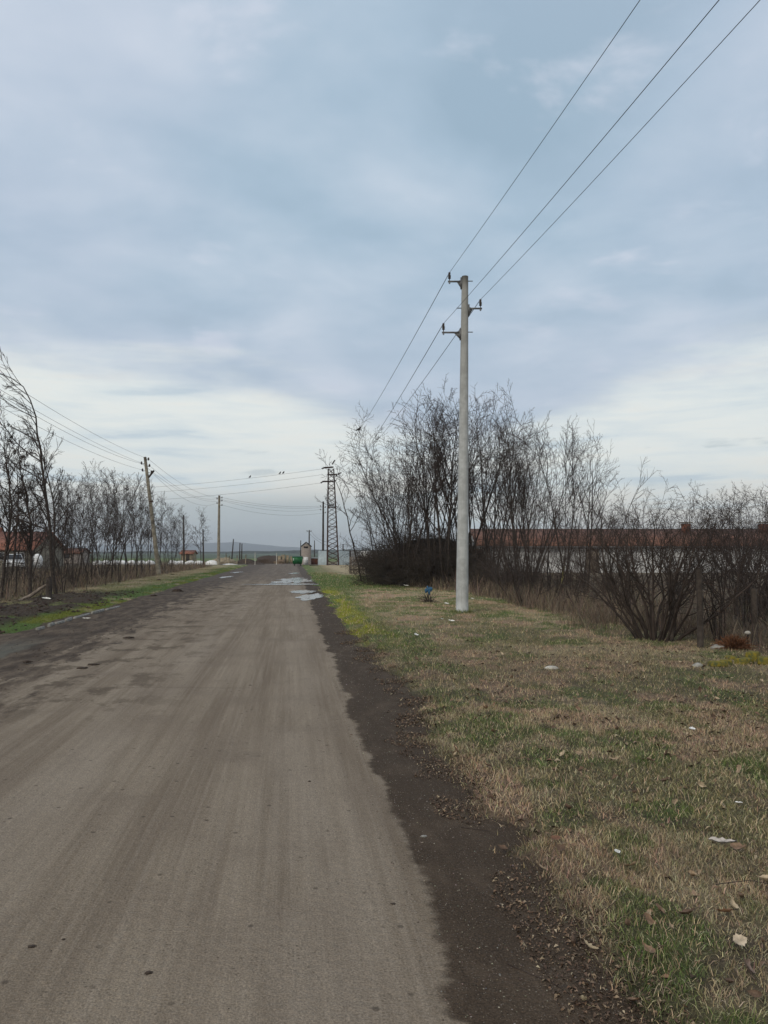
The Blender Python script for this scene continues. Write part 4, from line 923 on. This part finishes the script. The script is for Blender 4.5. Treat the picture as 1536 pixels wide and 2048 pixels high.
wt_ = blob((0, 0, .75), (.5, .5, .75), 3, amp=.06); p = at(75, 1120, 74); o = wt_.build('water_tank', M['white'], loc=None, smooth=True); o.location = (p[0], 74, 0); tag(o, 'round white tank standing right of the parked car behind the trees', 'tank')
bl = [(195, 100), (212, 101), (228, 100), (244, 102), (262, 101), (283, 100), (300, 102), (345, 98), (362, 99), (380, 98), (398, 99), (424, 97)]
for i, (px, Y) in enumerate(bl):
    o = blob((0, 0, .22), (.62 + .2 * (i == len(bl) - 1), .45, .42), 20 + i, amp=.3).build('wrapped_bundle', M['white'], smooth=True); o.location = (at(px, 1125, Y)[0], Y, -.05)
    tag(o, ('largest white plastic wrapped bundle, at the foot of the upright grey pole' if i == len(bl) - 1 else ORD[i] + ' low white plastic wrapped bundle from the left behind the roadside trees'), 'bundle', 'white wrapped bundles lying behind the left row')
o = blob((0, 0, .05), (.9, .4, .14), 44, amp=.4).build('plastic_sheet', M['white'], smooth=True); o.location = (at(460, 1128, 98)[0], 98, 0); tag(o, 'crumpled white plastic lying by the slanting pole', 'litter')
# earth heaps
for (px, Y, w_, h_, sd_, mt, lab) in [((545), 116, 2.7, 1.15, 5, 'mud', 'dark earth heap in the middle distance straight ahead'), (490, 114, 1.5, .62, 6, 'mud', 'low dark earth heap left of the big one'), (448, 112, 1.8, .9, 7, 'sand', 'pale earth heap just right of the upright grey pole'), (512, 104, 1.3, .26, 8, 'mud', 'low mud ridge at the road end'), (560, 112, .9, .6, 10, 'earth', 'small heap of stones before the pale blocks')]:
    o = blob((0, 0, -.05), (w_, w_ * .8, h_), sd_, 26, 15, .35).build('earth_heap', M[mt], smooth=False); o.location = (at(px, 1125, Y)[0], Y, 0); tag(o, lab, 'heap', 'heaps at the road end')
# pale concrete slabs
for i, (px, h_, lab) in enumerate([(559, 1.15, 'leftmost upright pale concrete slab behind the earth heap'), (566, 1.3, 'second upright pale concrete slab from the left'), (574, 1.22, 'third upright pale concrete slab, next to the wide one'), (582, 1.05, 'rightmost pale concrete slab, left of the green bin')]):
    o = MB().box((0, 0, h_ / 2 - .03), (.48 + .06 * (i % 2), .18, h_), ry=R(i * 1.2 - 2)).build('concrete_slab', M['sand']); o.location = (at(px, 1125, 113)[0], 113 + .25 * i, 0); tag(o, lab, 'slab', 'upright slabs at the road end')
for px, Y, h_, lab in ((510, 99, 1.65, 'left thin white post at the road end'), (553, 101, 1.55, 'right thin white post at the road end, by the earth heap')):
    o = MB().tube([(0, 0, -.1), (0, 0, h_ * .96), (0, 0, h_)], [.04, .04, .02], 10).build('marker_post', M['stone'], smooth=False); o.location = (at(px, 1125, Y)[0], Y, 0); tag(o, lab, 'post', 'white posts at the road end')
for i, (px, Y, h_) in enumerate([(452, 108, 1.5), (458, 109, 1.1), (474, 108, 1.2), (491, 110, 1.3)]):
    o = MB().tube([(0, 0, -.1), (.02, 0, h_ * .5), (.05 * (i % 2), 0, h_)], [.07, .065, .06], 8).build('fence_post', M['sand']); o.location = (at(px, 1125, Y)[0], Y, 0); tag(o, ORD[i] + ' short pale post from the left by the slanting pole', 'post', 'short posts by the slanting pole')
# brick kiosk
kx = at(611.5, 1128, 102)[0]; ks = gable('brick_kiosk', kx - .56, kx + .56, 102, 103.2, 2.45, 2.95, M['palebrick'], M['darkroof'], 'narrow brick tower kiosk with a small pitched roof behind the green bin', 'kiosk', .1, th=.06)
ks.rotation_euler = (0, 0, 0)
for ch in ks.children: ch.rotation_euler = (0, 0, math.pi / 2)
ks_o = ks; add_box(ks, 'vent_opening', M['black'], (0, -.57, 2.3), (.55, .06, .22)); dr_ = add_box(ks, 'door', M['offwhite'], (0, -.585, .5), (.62, .05, 1.0)); add_box(dr_, 'handle', M['galv'], (.22, -.62, .5), (.05, .03, .12))
# green bin
bxx, bY_ = at(595, 1131, 94)[0], 94.
bn = empty('waste_container', (bxx, bY_, 0), 'green wheeled waste container standing at the far end of the road', 'dumpster')
b = MB(); b.box((0, 0, .62), (1.0, .8, .82), top=(1.22, 1.2)); b.build('body', M['bin'], bn)
b = MB(); P_l = [(-.64, -.5, 1.03), (.64, -.5, 1.03), (.64, .5, 1.03), (-.64, .5, 1.03), (-.6, -.4, 1.10), (.6, -.4, 1.10), (.58, .1, 1.17), (-.58, .1, 1.17), (.6, .45, 1.1), (-.6, .45, 1.1)]
b.add(P_l, [[0, 1, 5, 4], [4, 5, 6, 7], [7, 6, 8, 9], [9, 8, 2, 3], [0, 3, 2, 1], [1, 2, 8, 6], [0, 4, 7, 9]][:5]); b.add(P_l, [np.array([[1, 2, 8, 6, 5]]), np.array([[0, 4, 7, 9, 3]])]); b.build('lid', M['bindark'], bn)
for sx in (-1, 1):
    b = MB(); b.tube([(sx * .58, -.1, .92), (sx * .74, -.1, .92)], .035, 8); b.build('lifting_pin', M['bindark'], bn)
    for yy in (-.28, .28):
        b = MB(); b.tube([(sx * .38 - .03, yy, .1), (sx * .38 + .03, yy, .1)], .1, 12); b.box((sx * .38, yy, .18), (.08, .05, .1)); b.build('wheel', M['black'], bn)
for k in range(5): add_box(bn, 'rib', M['bindark'], (-.4 + .2 * k, -.452, .62), (.03, .05, .7), rx=R(5))
add_box(bn, 'sticker', M['white'], (-.43, -.475, .75), (.1, .02, .3), rx=R(5))
# sheet metal fences
def fence(name, px0, px1, Y, h, mt, pm, label, npost, parts='panel'):
    x0, x1 = at(px0, 1125, Y)[0], at(px1, 1125, Y)[0]; o = empty(name, ((x0 + x1) / 2, Y, 0), label, 'fence', None); W_ = (x1 - x0) / 2
    n = max(8, int((x1 - x0) / .1)); b = MB(); xs = np.linspace(-W_, W_, n + 1); V = []
    for i, x in enumerate(xs): V += [(x, (.025 if i % 2 else -.025), .02), (x, (.025 if i % 2 else -.025), h + .03 * (float(vnoise(i * .13, 1.2, 5)) - .5))]
    V += [(x, y + .012, z) for x, y, z in V]; m_ = 2 * (n + 1)
    Fq = [[2 * i, 2 * i + 2, 2 * i + 3, 2 * i + 1] for i in range(n)] + [[m_ + 2 * i, m_ + 2 * i + 1, m_ + 2 * i + 3, m_ + 2 * i + 2] for i in range(n)] + [[2 * i + 1, 2 * i + 3, m_ + 2 * i + 3, m_ + 2 * i + 1] for i in range(n)]
    b.add(V, Fq); b.build(parts, mt, o)
    for i in range(npost):
        x = -W_ + 2 * W_ * i / max(npost - 1, 1); b = MB(); b.tube([(x, .08, -.1), (x, .08, h + .12)], .035, 6); b.build('post', pm, o)
    return o
fence('metal_fence', 636, 656, 97, 1.82, M['sheet'], M['galv'], 'pale blue corrugated sheet fence left of the pylon', 3)
fence('metal_fence', 675, 700, 97, 1.82, M['sheet'], M['galv'], 'pale blue corrugated sheet fence right of the pylon', 3)
fence('metal_fence', 701, 790, 99, 1.86, M['greysheet'], M['galv'], 'dull grey sheet fence behind the wooden palings', 5)
# low brick wall piece and trough between kiosk and fence
o = empty('low_wall', (at(628, 1125, 104)[0], 104, 0), 'low rusty brick wall with a pale coping right of the kiosk', 'wall'); add_box(o, 'brickwork', M['brick'], (0, 0, .38), (1.0, .25, .8)); add_box(o, 'coping', M['offwhite'], (0, 0, .86), (1.2, .4, .15))
o = MB().box((0, 0, .03), (1.1, .5, .07), rz=.1, top=(.9, .9)).build('rubber_mat', M['black']); o.location = (at(628, 1132, 92)[0], 92, float(H(at(628, 1132, 92)[0], 92.))); tag(o, 'flat black slab lying on the grass right of the green bin', 'slab')
# paling fence + sign
x0, x1 = at(700, 1140, 57)[0], at(775, 1140, 57)[0]; pf = empty('paling_fence', ((x0 + x1) / 2, 57, 0), 'grey wooden paling fence behind the leaning stem left of the thicket', 'fence')
b = MB(); rg = random.Random(3); x = x0
while x < x1: b.box((x - pf.location.x, 0, .66 + rg.uniform(-.05, .05)), (.075, .02, 1.3), ry=rg.uniform(-.03, .03)); x += .125
b.build('pickets', M['greywood'], pf)
for z in (.35, 1.05): add_box(pf, 'rail', M['post'], (0, .035, z), (x1 - x0, .04, .07))
for k in range(3): b = MB(); xx = x0 - pf.location.x + k * (x1 - x0) / 2; b.tube([(xx, .09, -.1), (xx, .09, 1.75 - .2 * (k > 0))], .06, 7); b.build('post', M['post'], pf)
sx_ = at(731, 1108, 56.6)[0]; sg = empty('sign', (sx_, 56.6, 0), 'small blank white sign on a thin post at the wooden fence', 'sign')
b = MB(); b.tube([(0, .04, -.1), (0, .04, 1.85)], .02, 6); b.build('post', M['galv'], sg); add_box(sg, 'board', M['white'], (0, 0, 1.50), (.76, .02, .42), ry=R(-3))
# overgrown shed
shx0, shx1 = at(800, 1150, 42)[0], at(966, 1150, 42)[0]
shd = empty('brick_shed', ((shx0 + shx1) / 2, 43.5, 0), 'ruined red brick shed with a dark sagging roof hidden in the thicket', 'shed'); W_ = (shx1 - shx0) / 2
b = MB(); b.box((0, 1.5, .85), (2 * W_, .25, 1.9)); b.box((-W_ + .12, .0, .85), (.25, 2.75, 1.9)); b.box((W_ - .12, .0, .85), (.25, 2.75, 1.9)); b.box((W_ - .7, -1.5, .85), (1.4, .25, 1.9)); b.box((-W_ + .5, -1.5, .85), (1., .25, 1.9)); b.build('wall', M['brick'], shd)
b = MB(); n = 14; V = []
for j, y in enumerate((-1.8, -.6, .6, 1.8)):
    for i in range(n): t = i / (n - 1); V.append((-W_ - .2 + t * (1.75 * W_), y, 1.83 + .55 * math.sin(math.pi * min(1, t * 1.0)) ** .7 * (1 - .08 * abs(y)) + .22 * (float(vnoise(i * .9, j * .3, 4)) - .4)))
V += [(x, y, z - .08) for x, y, z in V]; k_ = 4 * n
Fq = [[j * n + i, j * n + i + 1, (j + 1) * n + i + 1, (j + 1) * n + i] for j in range(3) for i in range(n - 1)]; Fq += [[k_ + q for q in f[::-1]] for f in Fq]
Fq += [[i, k_ + i, k_ + i + 1, i + 1] for i in range(n - 1)]
b.add(V, Fq); b.build('roof', M['darkroof'], shd)
b = MB(); V = [(x, -1.52, 1.8) for x, y, z in [V[i] for i in range(n)]] + [(x, -1.52, z - .06) for x, y, z in [V[i] for i in range(n)]]; V += [(x, y + .06, z) for x, y, z in V]
b.add(V, [[i, i + 1, n + i + 1, n + i] for i in range(n - 1)] + [[2 * n + i, 3 * n + i, 3 * n + i + 1, 2 * n + i + 1] for i in range(n - 1)]); b.box((-.2, -1.5, .9), (1.9, .06, 1.8)); b.build('dark_front_panel', M['darkroof'], shd)  # dark front panel: the shade of the shed's opening put into colour
# fence posts by the big bush
posts = []
for i, (px, yb, yt, Y, r, lab) in enumerate([(1397, 1290, 1140, 12.75, .052, 'taller dark fence post right of the big dark bush'), (1507, 1300, 1182, 12.9, .055, 'shorter brown fence post near the right edge'), (1341, 1286, 1150, 13.6, .035, 'thin dark fence post half hidden in the big dark bush')]):
    t = at(px, yt, Y); o = MB().tube([(0, 0, -.1), (.01, 0, t[2] * .5), (0, 0, t[2] - .01), (0, 0, t[2])], [r, r * .97, r * .9, r * .7], 9).build('fence_post', M['post']); o.location = (t[0], Y, float(H(t[0], Y))); tag(o, lab, 'fence post', 'fence posts right of the big bush'); posts.append(t)
far_e = at(1640, 1200, 12.4)
for k, (fr, nm) in enumerate(((.92, 'upper'), (.55, 'lower'))):
    pts = [np.array([posts[2][0], posts[2][1], posts[2][2] * fr]), np.array([posts[0][0], posts[0][1], posts[0][2] * fr * .93]), np.array([posts[1][0], posts[1][1], posts[1][2] * fr]), np.array([far_e[0], 12.4, .95 * fr])]
    o = MB().tube(pts, .0028, 4).build('fence_wire', M['rust']); tag(o, nm + ' rusty wire strung between the fence posts', 'wire', 'wires of the old fence')
# things at the fence foot
def leafy(name, c, s, n, mt, label, cat, seed=3):
    rng = np.random.default_rng(seed); th = rng.uniform(0, 6.28, n); el_ = rng.uniform(.15, 1.4, n); L = s * rng.uniform(.6, 1.1, n)
    d_ = np.stack([np.cos(th) * np.cos(el_), np.sin(th) * np.cos(el_), np.sin(el_)], 1); P0 = rng.normal(0, .05, (n, 3)); P0[:, 2] = 0
    P = np.stack([P0, P0 + d_ * (L * .5)[:, None], P0 + d_ * L[:, None] + np.array([0, 0, -.2]) * L[:, None]], 1)
    b = MB(); b.tubes(P, np.tile([.006, .008, .003], (n, 1)), 3); o = b.build(name, mt); o.location = c; return tag(o, label, cat)
p = gnd(1468, 1303); leafy('dead_plant', p, .34, 620, M['fern'], 'rust brown dead plant tuft at the foot of the fence', 'plant')
p = gnd(1438, 1303); o = blob((0, 0, .05), (.13, .09, .07), 12, amp=.3).build('stone', M['rock'], smooth=False); o.location = p; tag(o, 'grey stone left of the rust brown dead plant', 'stone')
p = gnd(1496, 1300); o = blob((0, 0, .28), (.05, .05, .035), 13, 10, 7, .2).build('seed_head', M['stone'], smooth=True); o.location = p; b = MB(); b.tube([(0, 0, 0), (0, .0, .27)], .01, 5); b.build('stalk', M['post'], o); tag(o, 'pale round dried flower head on a stalk beside the rust brown plant', 'plant')
for i, (px, py, w_, d_, h_, lab) in enumerate([(1436, 1338, .15, .09, .07, 'flat yellow mossy stone on the grass, farthest left of the mossy pile'), (1452, 1336, .10, .07, .075, 'small yellow mossy stone touching the leftmost flat one'), (1488, 1333, .17, .10, .09, 'long mossy stone in the middle of the mossy pile'), (1506, 1326, .16, .1, .13, 'mossy stone lying on top of the pile near the right edge'), (1528, 1334, .15, .1, .1, 'green mossy stone at the right edge of the picture'), (1462, 1323, .13, .08, .05, 'dark brown mossy stone behind the yellow ones')]):
    p = gnd(px, py); o = MB().box((0, 0, h_ / 2), (w_ * 1.6, d_ * 1.8, h_), rz=.3 * i, top=(.85, .8)).build('mossy_stone', M['moss']); bv = o.modifiers.new('b', 'BEVEL'); bv.width = .015; bv.segments = 2
    o.location = (p[0], p[1], float(HR(p[0], p[1]))); tag(o, lab, 'stone', 'mossy stones at the fence foot')
p = gnd(1395, 1338); o = blob((0, 0, .03), (.08, .06, .05), 17, amp=.45).build('stone', M['rock']); o.location = (p[0], p[1], float(HR(p[0], p[1])) - .03); tag(o, 'pale crumbly stone left of the yellow mossy stones', 'stone')
# blue bag on a stub
p = gnd(857, 1207); bg_ = empty('plastic_bag', (p[0], p[1], .42), 'torn blue plastic bag caught on a small dead plant', 'bag', None)
for k in range(4):
    bb = blob((-.08 + .055 * k, .02 * (k % 2), .05 * (k % 2) - .02), (.042, .035, .075 + .02 * (k % 3)), 70 + k, 12, 9, .5); bb.build('bag_lobe', M['blue'], bg_)
o = leafy('dead_plant', (p[0], p[1] + .02, 0), .5, 60, M['bramble'], 'small dead plant stub holding the blue plastic bag', 'plant', 8); b = MB(); b.tube([(0, 0, -.02), (.01, 0, .3), (0, 0, .55)], [.018, .014, .008], 6); b.build('stem', M['bramble'], o)
p = gnd(1128, 1172, 0.); o = MB().tube([at(1124, 1168, 26) - at(1124, 1168, 26) * [1, 1, 0] , at(1126, 1150, 26) - np.array([at(1124, 1168, 26)[0], 26, 0]), at(1128, 1132, 26) - np.array([at(1124, 1168, 26)[0], 26, 0])], [.035, .035, .03], 8).build('marker_post', M['yellow']); o.location = (at(1124, 1168, 26)[0], 26, 0); tag(o, 'yellowish post in the weeds between the pole and the big bush', 'post')
# left bank: stump post, fallen branch, kerb stones, clods
p = gnd(97, 1211); o = MB().tube([(0, 0, -.1), (.01, 0, .35), (-.01, 0, .66), (-.01, 0, .7)], [.10, .085, .075, .05], 10).build('tree_stump', M['bark'], smooth=True); o.location = (p[0], p[1], float(H(p[0], p[1]))); tag(o, 'short dark stump standing upright at the edge of the left bank', 'stump')
a, c = at(38, 1203, 24.), at(93, 1170, 24.4); o = MB().tube([np.zeros(3), (c - a) * .4 + [0, 0, -.04], (c - a) * .75, c - a], [.07, .06, .05, .04], 8).build('fallen_branch', M['greywood'], smooth=True); o.location = a; tag(o, 'grey fallen branch slanting up to the dark stump', 'branch')
ks_ = [(73, 1260, 88, 1256), (97, 1253, 108, 1249.5), (111, 1248.5, 128, 1244), (131, 1243, 143, 1239), (147, 1238, 180, 1229), (183, 1228, 208, 1221.5), (211, 1221, 240, 1214)]
for i, (xa, ya, xb, yb) in enumerate(ks_):
    A, B = gnd(xa, ya), gnd(xb, yb); d_ = B - A; L = np.linalg.norm(d_); rz = math.atan2(d_[1], d_[0]); o = MB().box((0, 0, 0), (L * .92, .06, .09), rz=rz, rx=.05 * (i % 3 - 1)).build('kerb_stone', M['rock']); bv = o.modifiers.new('b', 'BEVEL'); bv.width = .015
    o.location = ((A[0] + B[0]) / 2, (A[1] + B[1]) / 2,  .0 + .014 * (i % 2)); tag(o, ORD[i] + ' pale kerb stone from the near end along the left road edge', 'kerb stone', 'broken kerb stones at the left road edge')
def clod(px, py, s, seed, label, mt='mud', group='mud clods by the road', cat='clod', fl=.6, off=0.):
    s *= .72; fl *= .7
    p = gnd(px, py); bc = blob((0, 0, s * .1), (s * .8, s * .6, s * fl * .8), seed, 16, 10, .6)
    for q_ in range(9): a_ = q_ * 2.4 + seed; r_ = s * (.45 + .07 * q_); k_ = s * (.34 - .022 * q_); o_ = blob((r_ * math.cos(a_), r_ * math.sin(a_) * .8, k_ * .25), (k_, k_ * .8, k_ * .6), seed * 3 + q_, 9, 6, .6); bc.add(o_.V[0], o_.F[0])
    o = bc.build('mud_clod' if mt == 'mud' else 'stone', M[mt]); z = float(H(p[0], p[1])); o.location = (p[0], p[1], max(z, 0) + off); tag(o, label, cat, group); return o
clod(355, 1183, .32, 31, 'largest black mud clod at the left road edge'); clod(345, 1151, .22, 32, 'dark clod far up on the left bank', fl=.5); clod(308, 1192, .2, 33, 'dark clod on the green left bank'); clod(318, 1162, .2, 39, 'dark clod below the leaning pole')
clod(55, 1324, .10, 34, 'dark clod by the grey worn strip at the left road edge', fl=.4); clod(165, 1337, .11, 35, 'flat dark clod in the left half of the road', fl=.3); clod(186, 1330, .12, 36, 'elongated dark clod just beyond the flat one in the road', fl=.3); clod(258, 1276, .14, 37, 'dark crumbled clod on the left part of the road, farther up', fl=.25)
clod(297, 1946, .022, 38, 'round dark clod on the near road, lowest in the picture', fl=.5); clod(64, 1893, .024, 40, 'dark crumbly clod on the near left road', fl=.35); clod(127, 1879, .012, 41, 'tiny dark clod right of the crumbly one on the near road', fl=.6); clod(413, 1641, .022, 42, 'flat oval stain-like pebble in mid road', fl=.25)
clod(619, 1563, .016, 43, 'small black pebble near the right side of the light track', fl=.6); clod(786, 1808, .018, 45, 'brown clod on the light track close to the dark edge', fl=.3); clod(500, 1371, .03, 46, 'dark pebble on the road joint in mid road', fl=.5); clod(848, 1673, .028, 47, 'pale brown clod on the dark wet edge of the road', 'rock', fl=.35)
# churned clods on the left bank: too many to count
cb_ = MB(); n = 2600; Y = RNG.uniform(13, 30, n); u = -5.6 - RNG.random(n) * 4; X = u - KU * Y; k = RNG.random(n) < sst(fbm(X * 2.3, Y * 1.1, 12, 4), .4, .56); X, Y = X[k], Y[k]
stones(cb_, X, Y, HL(X, Y), .012 + .06 * RNG.random(len(X)) ** 2.5, vary(np.tile((.05, .037, .03), (len(X), 1)), .35)); tag(cb_.build('churned_mud', colmat('mud_lumps', .9, 30., .3)), 'churned dark mud lumps on the left bank', None, None, 'stuff')

# ------------------------------------------------------------------ leaves, twigs and litter on the grass
def leaf_mesh(seed, L, W_, curl, col, roll=0.):
    rng = np.random.default_rng(seed); nu, nv = 9, 5; V = []; C = []
    for i in range(nu):
        t = i / (nu - 1); w_ = W_ * math.sin(math.pi * min(1, t ** .8 * .97 + .03)) ** .8 * (1 + .2 * rng.normal())
        for j in range(nv):
            s = (j / (nv - 1) - .5) * 2; a = s * roll
            y = w_ * .5 * (math.sin(a) / roll if roll else s); z = (w_ * .5 * (1 - math.cos(a)) / roll if roll else .25 * w_ * s * s) + curl * L * (t - .4) ** 2 + .02 * L * rng.normal()
            V.append((t * L - L / 2, y, z)); C.append(np.array(col) * (1 - .25 * (abs(s) < .1)))
    Fq = [[i * nv + j, i * nv + j + 1, (i + 1) * nv + j + 1, (i + 1) * nv + j] for i in range(nu - 1) for j in range(nv - 1)]
    b = MB(); b.add(V, Fq, np.array(C)); return b
def put_leaf(px, py, seed, L, W_, curl, col, rz, label, roll=0., tilt=(0, 0), group=None, name='fallen_leaf', cat='leaf', stem=True, zo=.035):
    o = leaf_mesh(seed, L, W_, curl, col, roll).build(name, M['leaf'], smooth=True)
    p = gnd(px, py); o.location = (p[0], p[1], max(float(H(p[0], p[1])), 0) + zo); o.rotation_euler = (tilt[0], tilt[1], rz)
    if stem: b = MB(); b.C = []; b.add(*[np.zeros((0, 3)), np.zeros((0, 4), int)]) if False else None; sb_ = MB(); sb_.tube([(-L / 2 + .005, 0, curl * L * .16), (-L / 2 - L * .22, .008, curl * L * .2)], .0012, 4); sb_.build('leaf_stalk', M['twig'], o)
    return tag(o, label, cat, group)
GLf = 'large dry leaves lying at the grass edge'
put_leaf(1180, 1903, 1, .085, .045, .7, (.50, .42, .29), 2.1, 'curled pale tan leaf on the dark dirt near the grass edge', 1.6, (.5, .1), GLf, zo=.012)
put_leaf(1167, 2012, 2, .055, .035, .8, (.42, .36, .24), 1.4, 'pale upright curled leaf lowest on the dark dirt', 1.4, (.3, .8), GLf, zo=.018)
put_leaf(1494, 1975, 3, .10, .06, .5, (.20, .14, .11), 1.2, 'big grey brown leaf standing in the grass at the lower right', .8, (.9, .2), GLf)
put_leaf(1480, 1925, 4, .065, .05, .6, (.48, .40, .30), .3, 'pale torn leaf just above the big grey brown leaf', .7, (.5, 0), GLf)
put_leaf(1450, 1860, 5, .08, .06, .6, (.21, .12, .07), 2.8, 'dark brown leaf folded in the grass near the right edge', 1., (.4, .2), GLf)
put_leaf(1384, 1783, 6, .07, .055, .6, (.34, .24, .15), .9, 'light brown cupped leaf in the middle of the near grass', 1.2, (.3, .3), GLf)
put_leaf(1446, 1718, 7, .14, .055, .3, (.42, .39, .37), -.35, 'long grey plastic scrap curled like a shell in the grass', 1.3, (.2, 0), None, 'plastic_scrap', 'litter', False)
put_leaf(1112, 1706, 8, .06, .035, .5, (.17, .09, .06), .1, 'reddish brown leaf at the border of dirt and grass', .8, (.4, 0), GLf)
put_leaf(1300, 1540, 9, .08, .06, .6, (.20, .13, .09), 2., 'brown leaf in the drift of leaves on the right', .8, (.3, 0), GLf)
put_leaf(1235, 1733, 10, .04, .03, .4, (.66, .66, .63), .6, 'tiny white paper scrap in the tan grass near the border', .4, (.4, .2), 'small white scraps in the grass', 'paper_scrap', 'litter', False)
put_leaf(1478, 1629, 11, .045, .018, .2, (.75, .75, .74), -.3, 'narrow white scrap in the grass at the right', 1.2, (.2, 0), 'small white scraps in the grass', 'paper_scrap', 'litter', False)
put_leaf(1384, 1476, 12, .07, .05, .5, (.78, .79, .8), .4, 'bright white crumpled scrap in the middle of the right grass', 1.4, (.5, .2), 'small white scraps in the grass', 'paper_scrap', 'litter', False)
put_leaf(832, 1277, 13, .13, .07, .5, (.8, .8, .8), .9, 'white scrap on the verge left of the concrete pole', 1.2, (.6, .2), 'small white scraps in the grass', 'paper_scrap', 'litter', False)
put_leaf(903, 1249, 14, .14, .07, .5, (.75, .75, .73), .1, 'white scrap just in front of the concrete pole', 1.2, (.4, .2), 'small white scraps in the grass', 'paper_scrap', 'litter', False)
put_leaf(884, 1245, 19, .09, .05, .5, (.6, .6, .57), .7, 'smaller white scrap left of the one in front of the pole', 1.2, (.4, .2), 'small white scraps in the grass', 'paper_scrap', 'litter', False)
put_leaf(893, 1213, 15, .16, .09, .5, (.6, .6, .56), .1, 'off white scrap on the green patch left of the pole foot', 1.2, (.4, .2), 'small white scraps in the grass', 'paper_scrap', 'litter', False)
put_leaf(812, 1177, 16, .25, .12, .4, (.65, .64, .6), .3, 'white scrap on the ground left of the blue bag', 1.2, (.4, .2), 'small white scraps in the grass', 'paper_scrap', 'litter', False, zo=.08)
put_leaf(945, 1203, 17, .14, .09, .4, (.66, .62, .6), .3, 'left one of two pale scraps right behind the pole', 1.2, (.4, .2), 'small white scraps in the grass', 'paper_scrap', 'litter', False, zo=.05)
put_leaf(965, 1203, 18, .14, .09, .4, (.66, .62, .6), 1.3, 'right one of two pale scraps right behind the pole', 1.2, (.4, .2), 'small white scraps in the grass', 'paper_scrap', 'litter', False, zo=.05)
put_leaf(92, 1212, 20, .26, .12, .4, (.66, .66, .64), .3, 'white scrap on the mud left of the road near the stump', 1.2, (.3, .2), 'small white scraps in the grass', 'paper_scrap', 'litter', False, zo=.05)
put_leaf(173, 1239, 21, .2, .11, .4, (.6, .58, .52), .3, 'pale flat scrap on the road beside the kerb stones', .6, (.1, .1), 'small white scraps in the grass', 'paper_scrap', 'litter', False, zo=.02)
p = gnd(1103, 1344); o = blob((0, 0, .005), (.095, .07, .035), 61, 18, 10, .12).build('stone', M['stone'], smooth=True); o.location = (p[0], p[1], float(HR(p[0], p[1]))); tag(o, 'smooth pale rounded stone in the reddish grass', 'stone')
# scattered smaller leaves, each its own object sharing a few meshes
LP = [leaf_mesh(100 + i, .07, .045, .5 + .15 * i, LC[i] * 1.35, .5 + .25 * i).build('fallen_leaf', M['leaf'], smooth=True) for i in range(5)]
first = [True] * 5; rl = random.Random(5); cnt = 0
while cnt < 150:
    Y = 2.6 + 9.5 * rl.random() ** 1.1; x = rl.uniform(-KU * Y + 1.1, .52 * Y + .1)
    dd = x + KU * Y - float(edge_r(Y))
    if dd < .12: continue
    if rl.random() > .25 + float(vnoise(x * 1.2, Y * 1.2, 7)): continue
    i = rl.randrange(5); o = LP[i] if first[i] else LP[i].copy()
    if not first[i]: COL.objects.link(o)
    first[i] = False; s = rl.uniform(.4, 1.15); o.location = (x, Y, float(HR(x, Y)) + .022 + .01 * s); o.scale = (s,) * 3; o.rotation_euler = (rl.gauss(0, .5), rl.gauss(0, .5), rl.uniform(0, 6.28))
    tag(o, 'small curled brown dead leaf lying loose in the short grass', 'leaf', 'small brown leaves scattered in the grass'); cnt += 1
# twigs
for (pts, r, lab) in [([(1015, 1930), (1060, 1950), (1100, 1965), (1140, 1990)], .002, 'long thin dark twig lying on the dark dirt, lowest in the picture'), ([(1432, 1812), (1470, 1806), (1500, 1800), (1536, 1808)], .0022, 'thin dark twig lying across the grass at the right edge'), ([(922, 1656), (950, 1660), (980, 1663)], .0018, 'short pale stick on the dark dirt'), ([(1215, 1850), (1240, 1830), (1262, 1822)], .0015, 'bent twig in the litter at the grass border')]:
    P = []
    for i, (px, py) in enumerate(pts): q = gnd(px, py); q[2] = max(float(H(q[0], q[1])), 0) + (.004 if px < 1200 else .045); P.append(q)
    P = np.array(P); c = P.mean(0); c[2] = P[:, 2].min(); b = MB(); b.tube(P, np.linspace(r, r * .6, len(P)), 5); o = b.build('fallen_twig', M['twig'], loc=c); tag(o, lab, 'twig', 'twigs lying on the ground')

# ------------------------------------------------------------------ haze
hz = MB().box((0, 2960, 70), (13000, 7000, 145)).build('haze', None); tag(hz, kind='stuff')
m = bpy.data.materials.new('thin_haze'); m.use_nodes = True; nt = m.node_tree; nt.nodes.clear(); v_ = nt.nodes.new('ShaderNodeVolumePrincipled'); v_.inputs['Color'].default_value = (.85, .91, 1, 1)
v_.inputs['Density'].default_value = .00024; v_.inputs['Anisotropy'].default_value = .2; oo = nt.nodes.new('ShaderNodeOutputMaterial'); nt.links.new(v_.outputs[0], oo.inputs['Volume']); hz.data.materials.append(m)
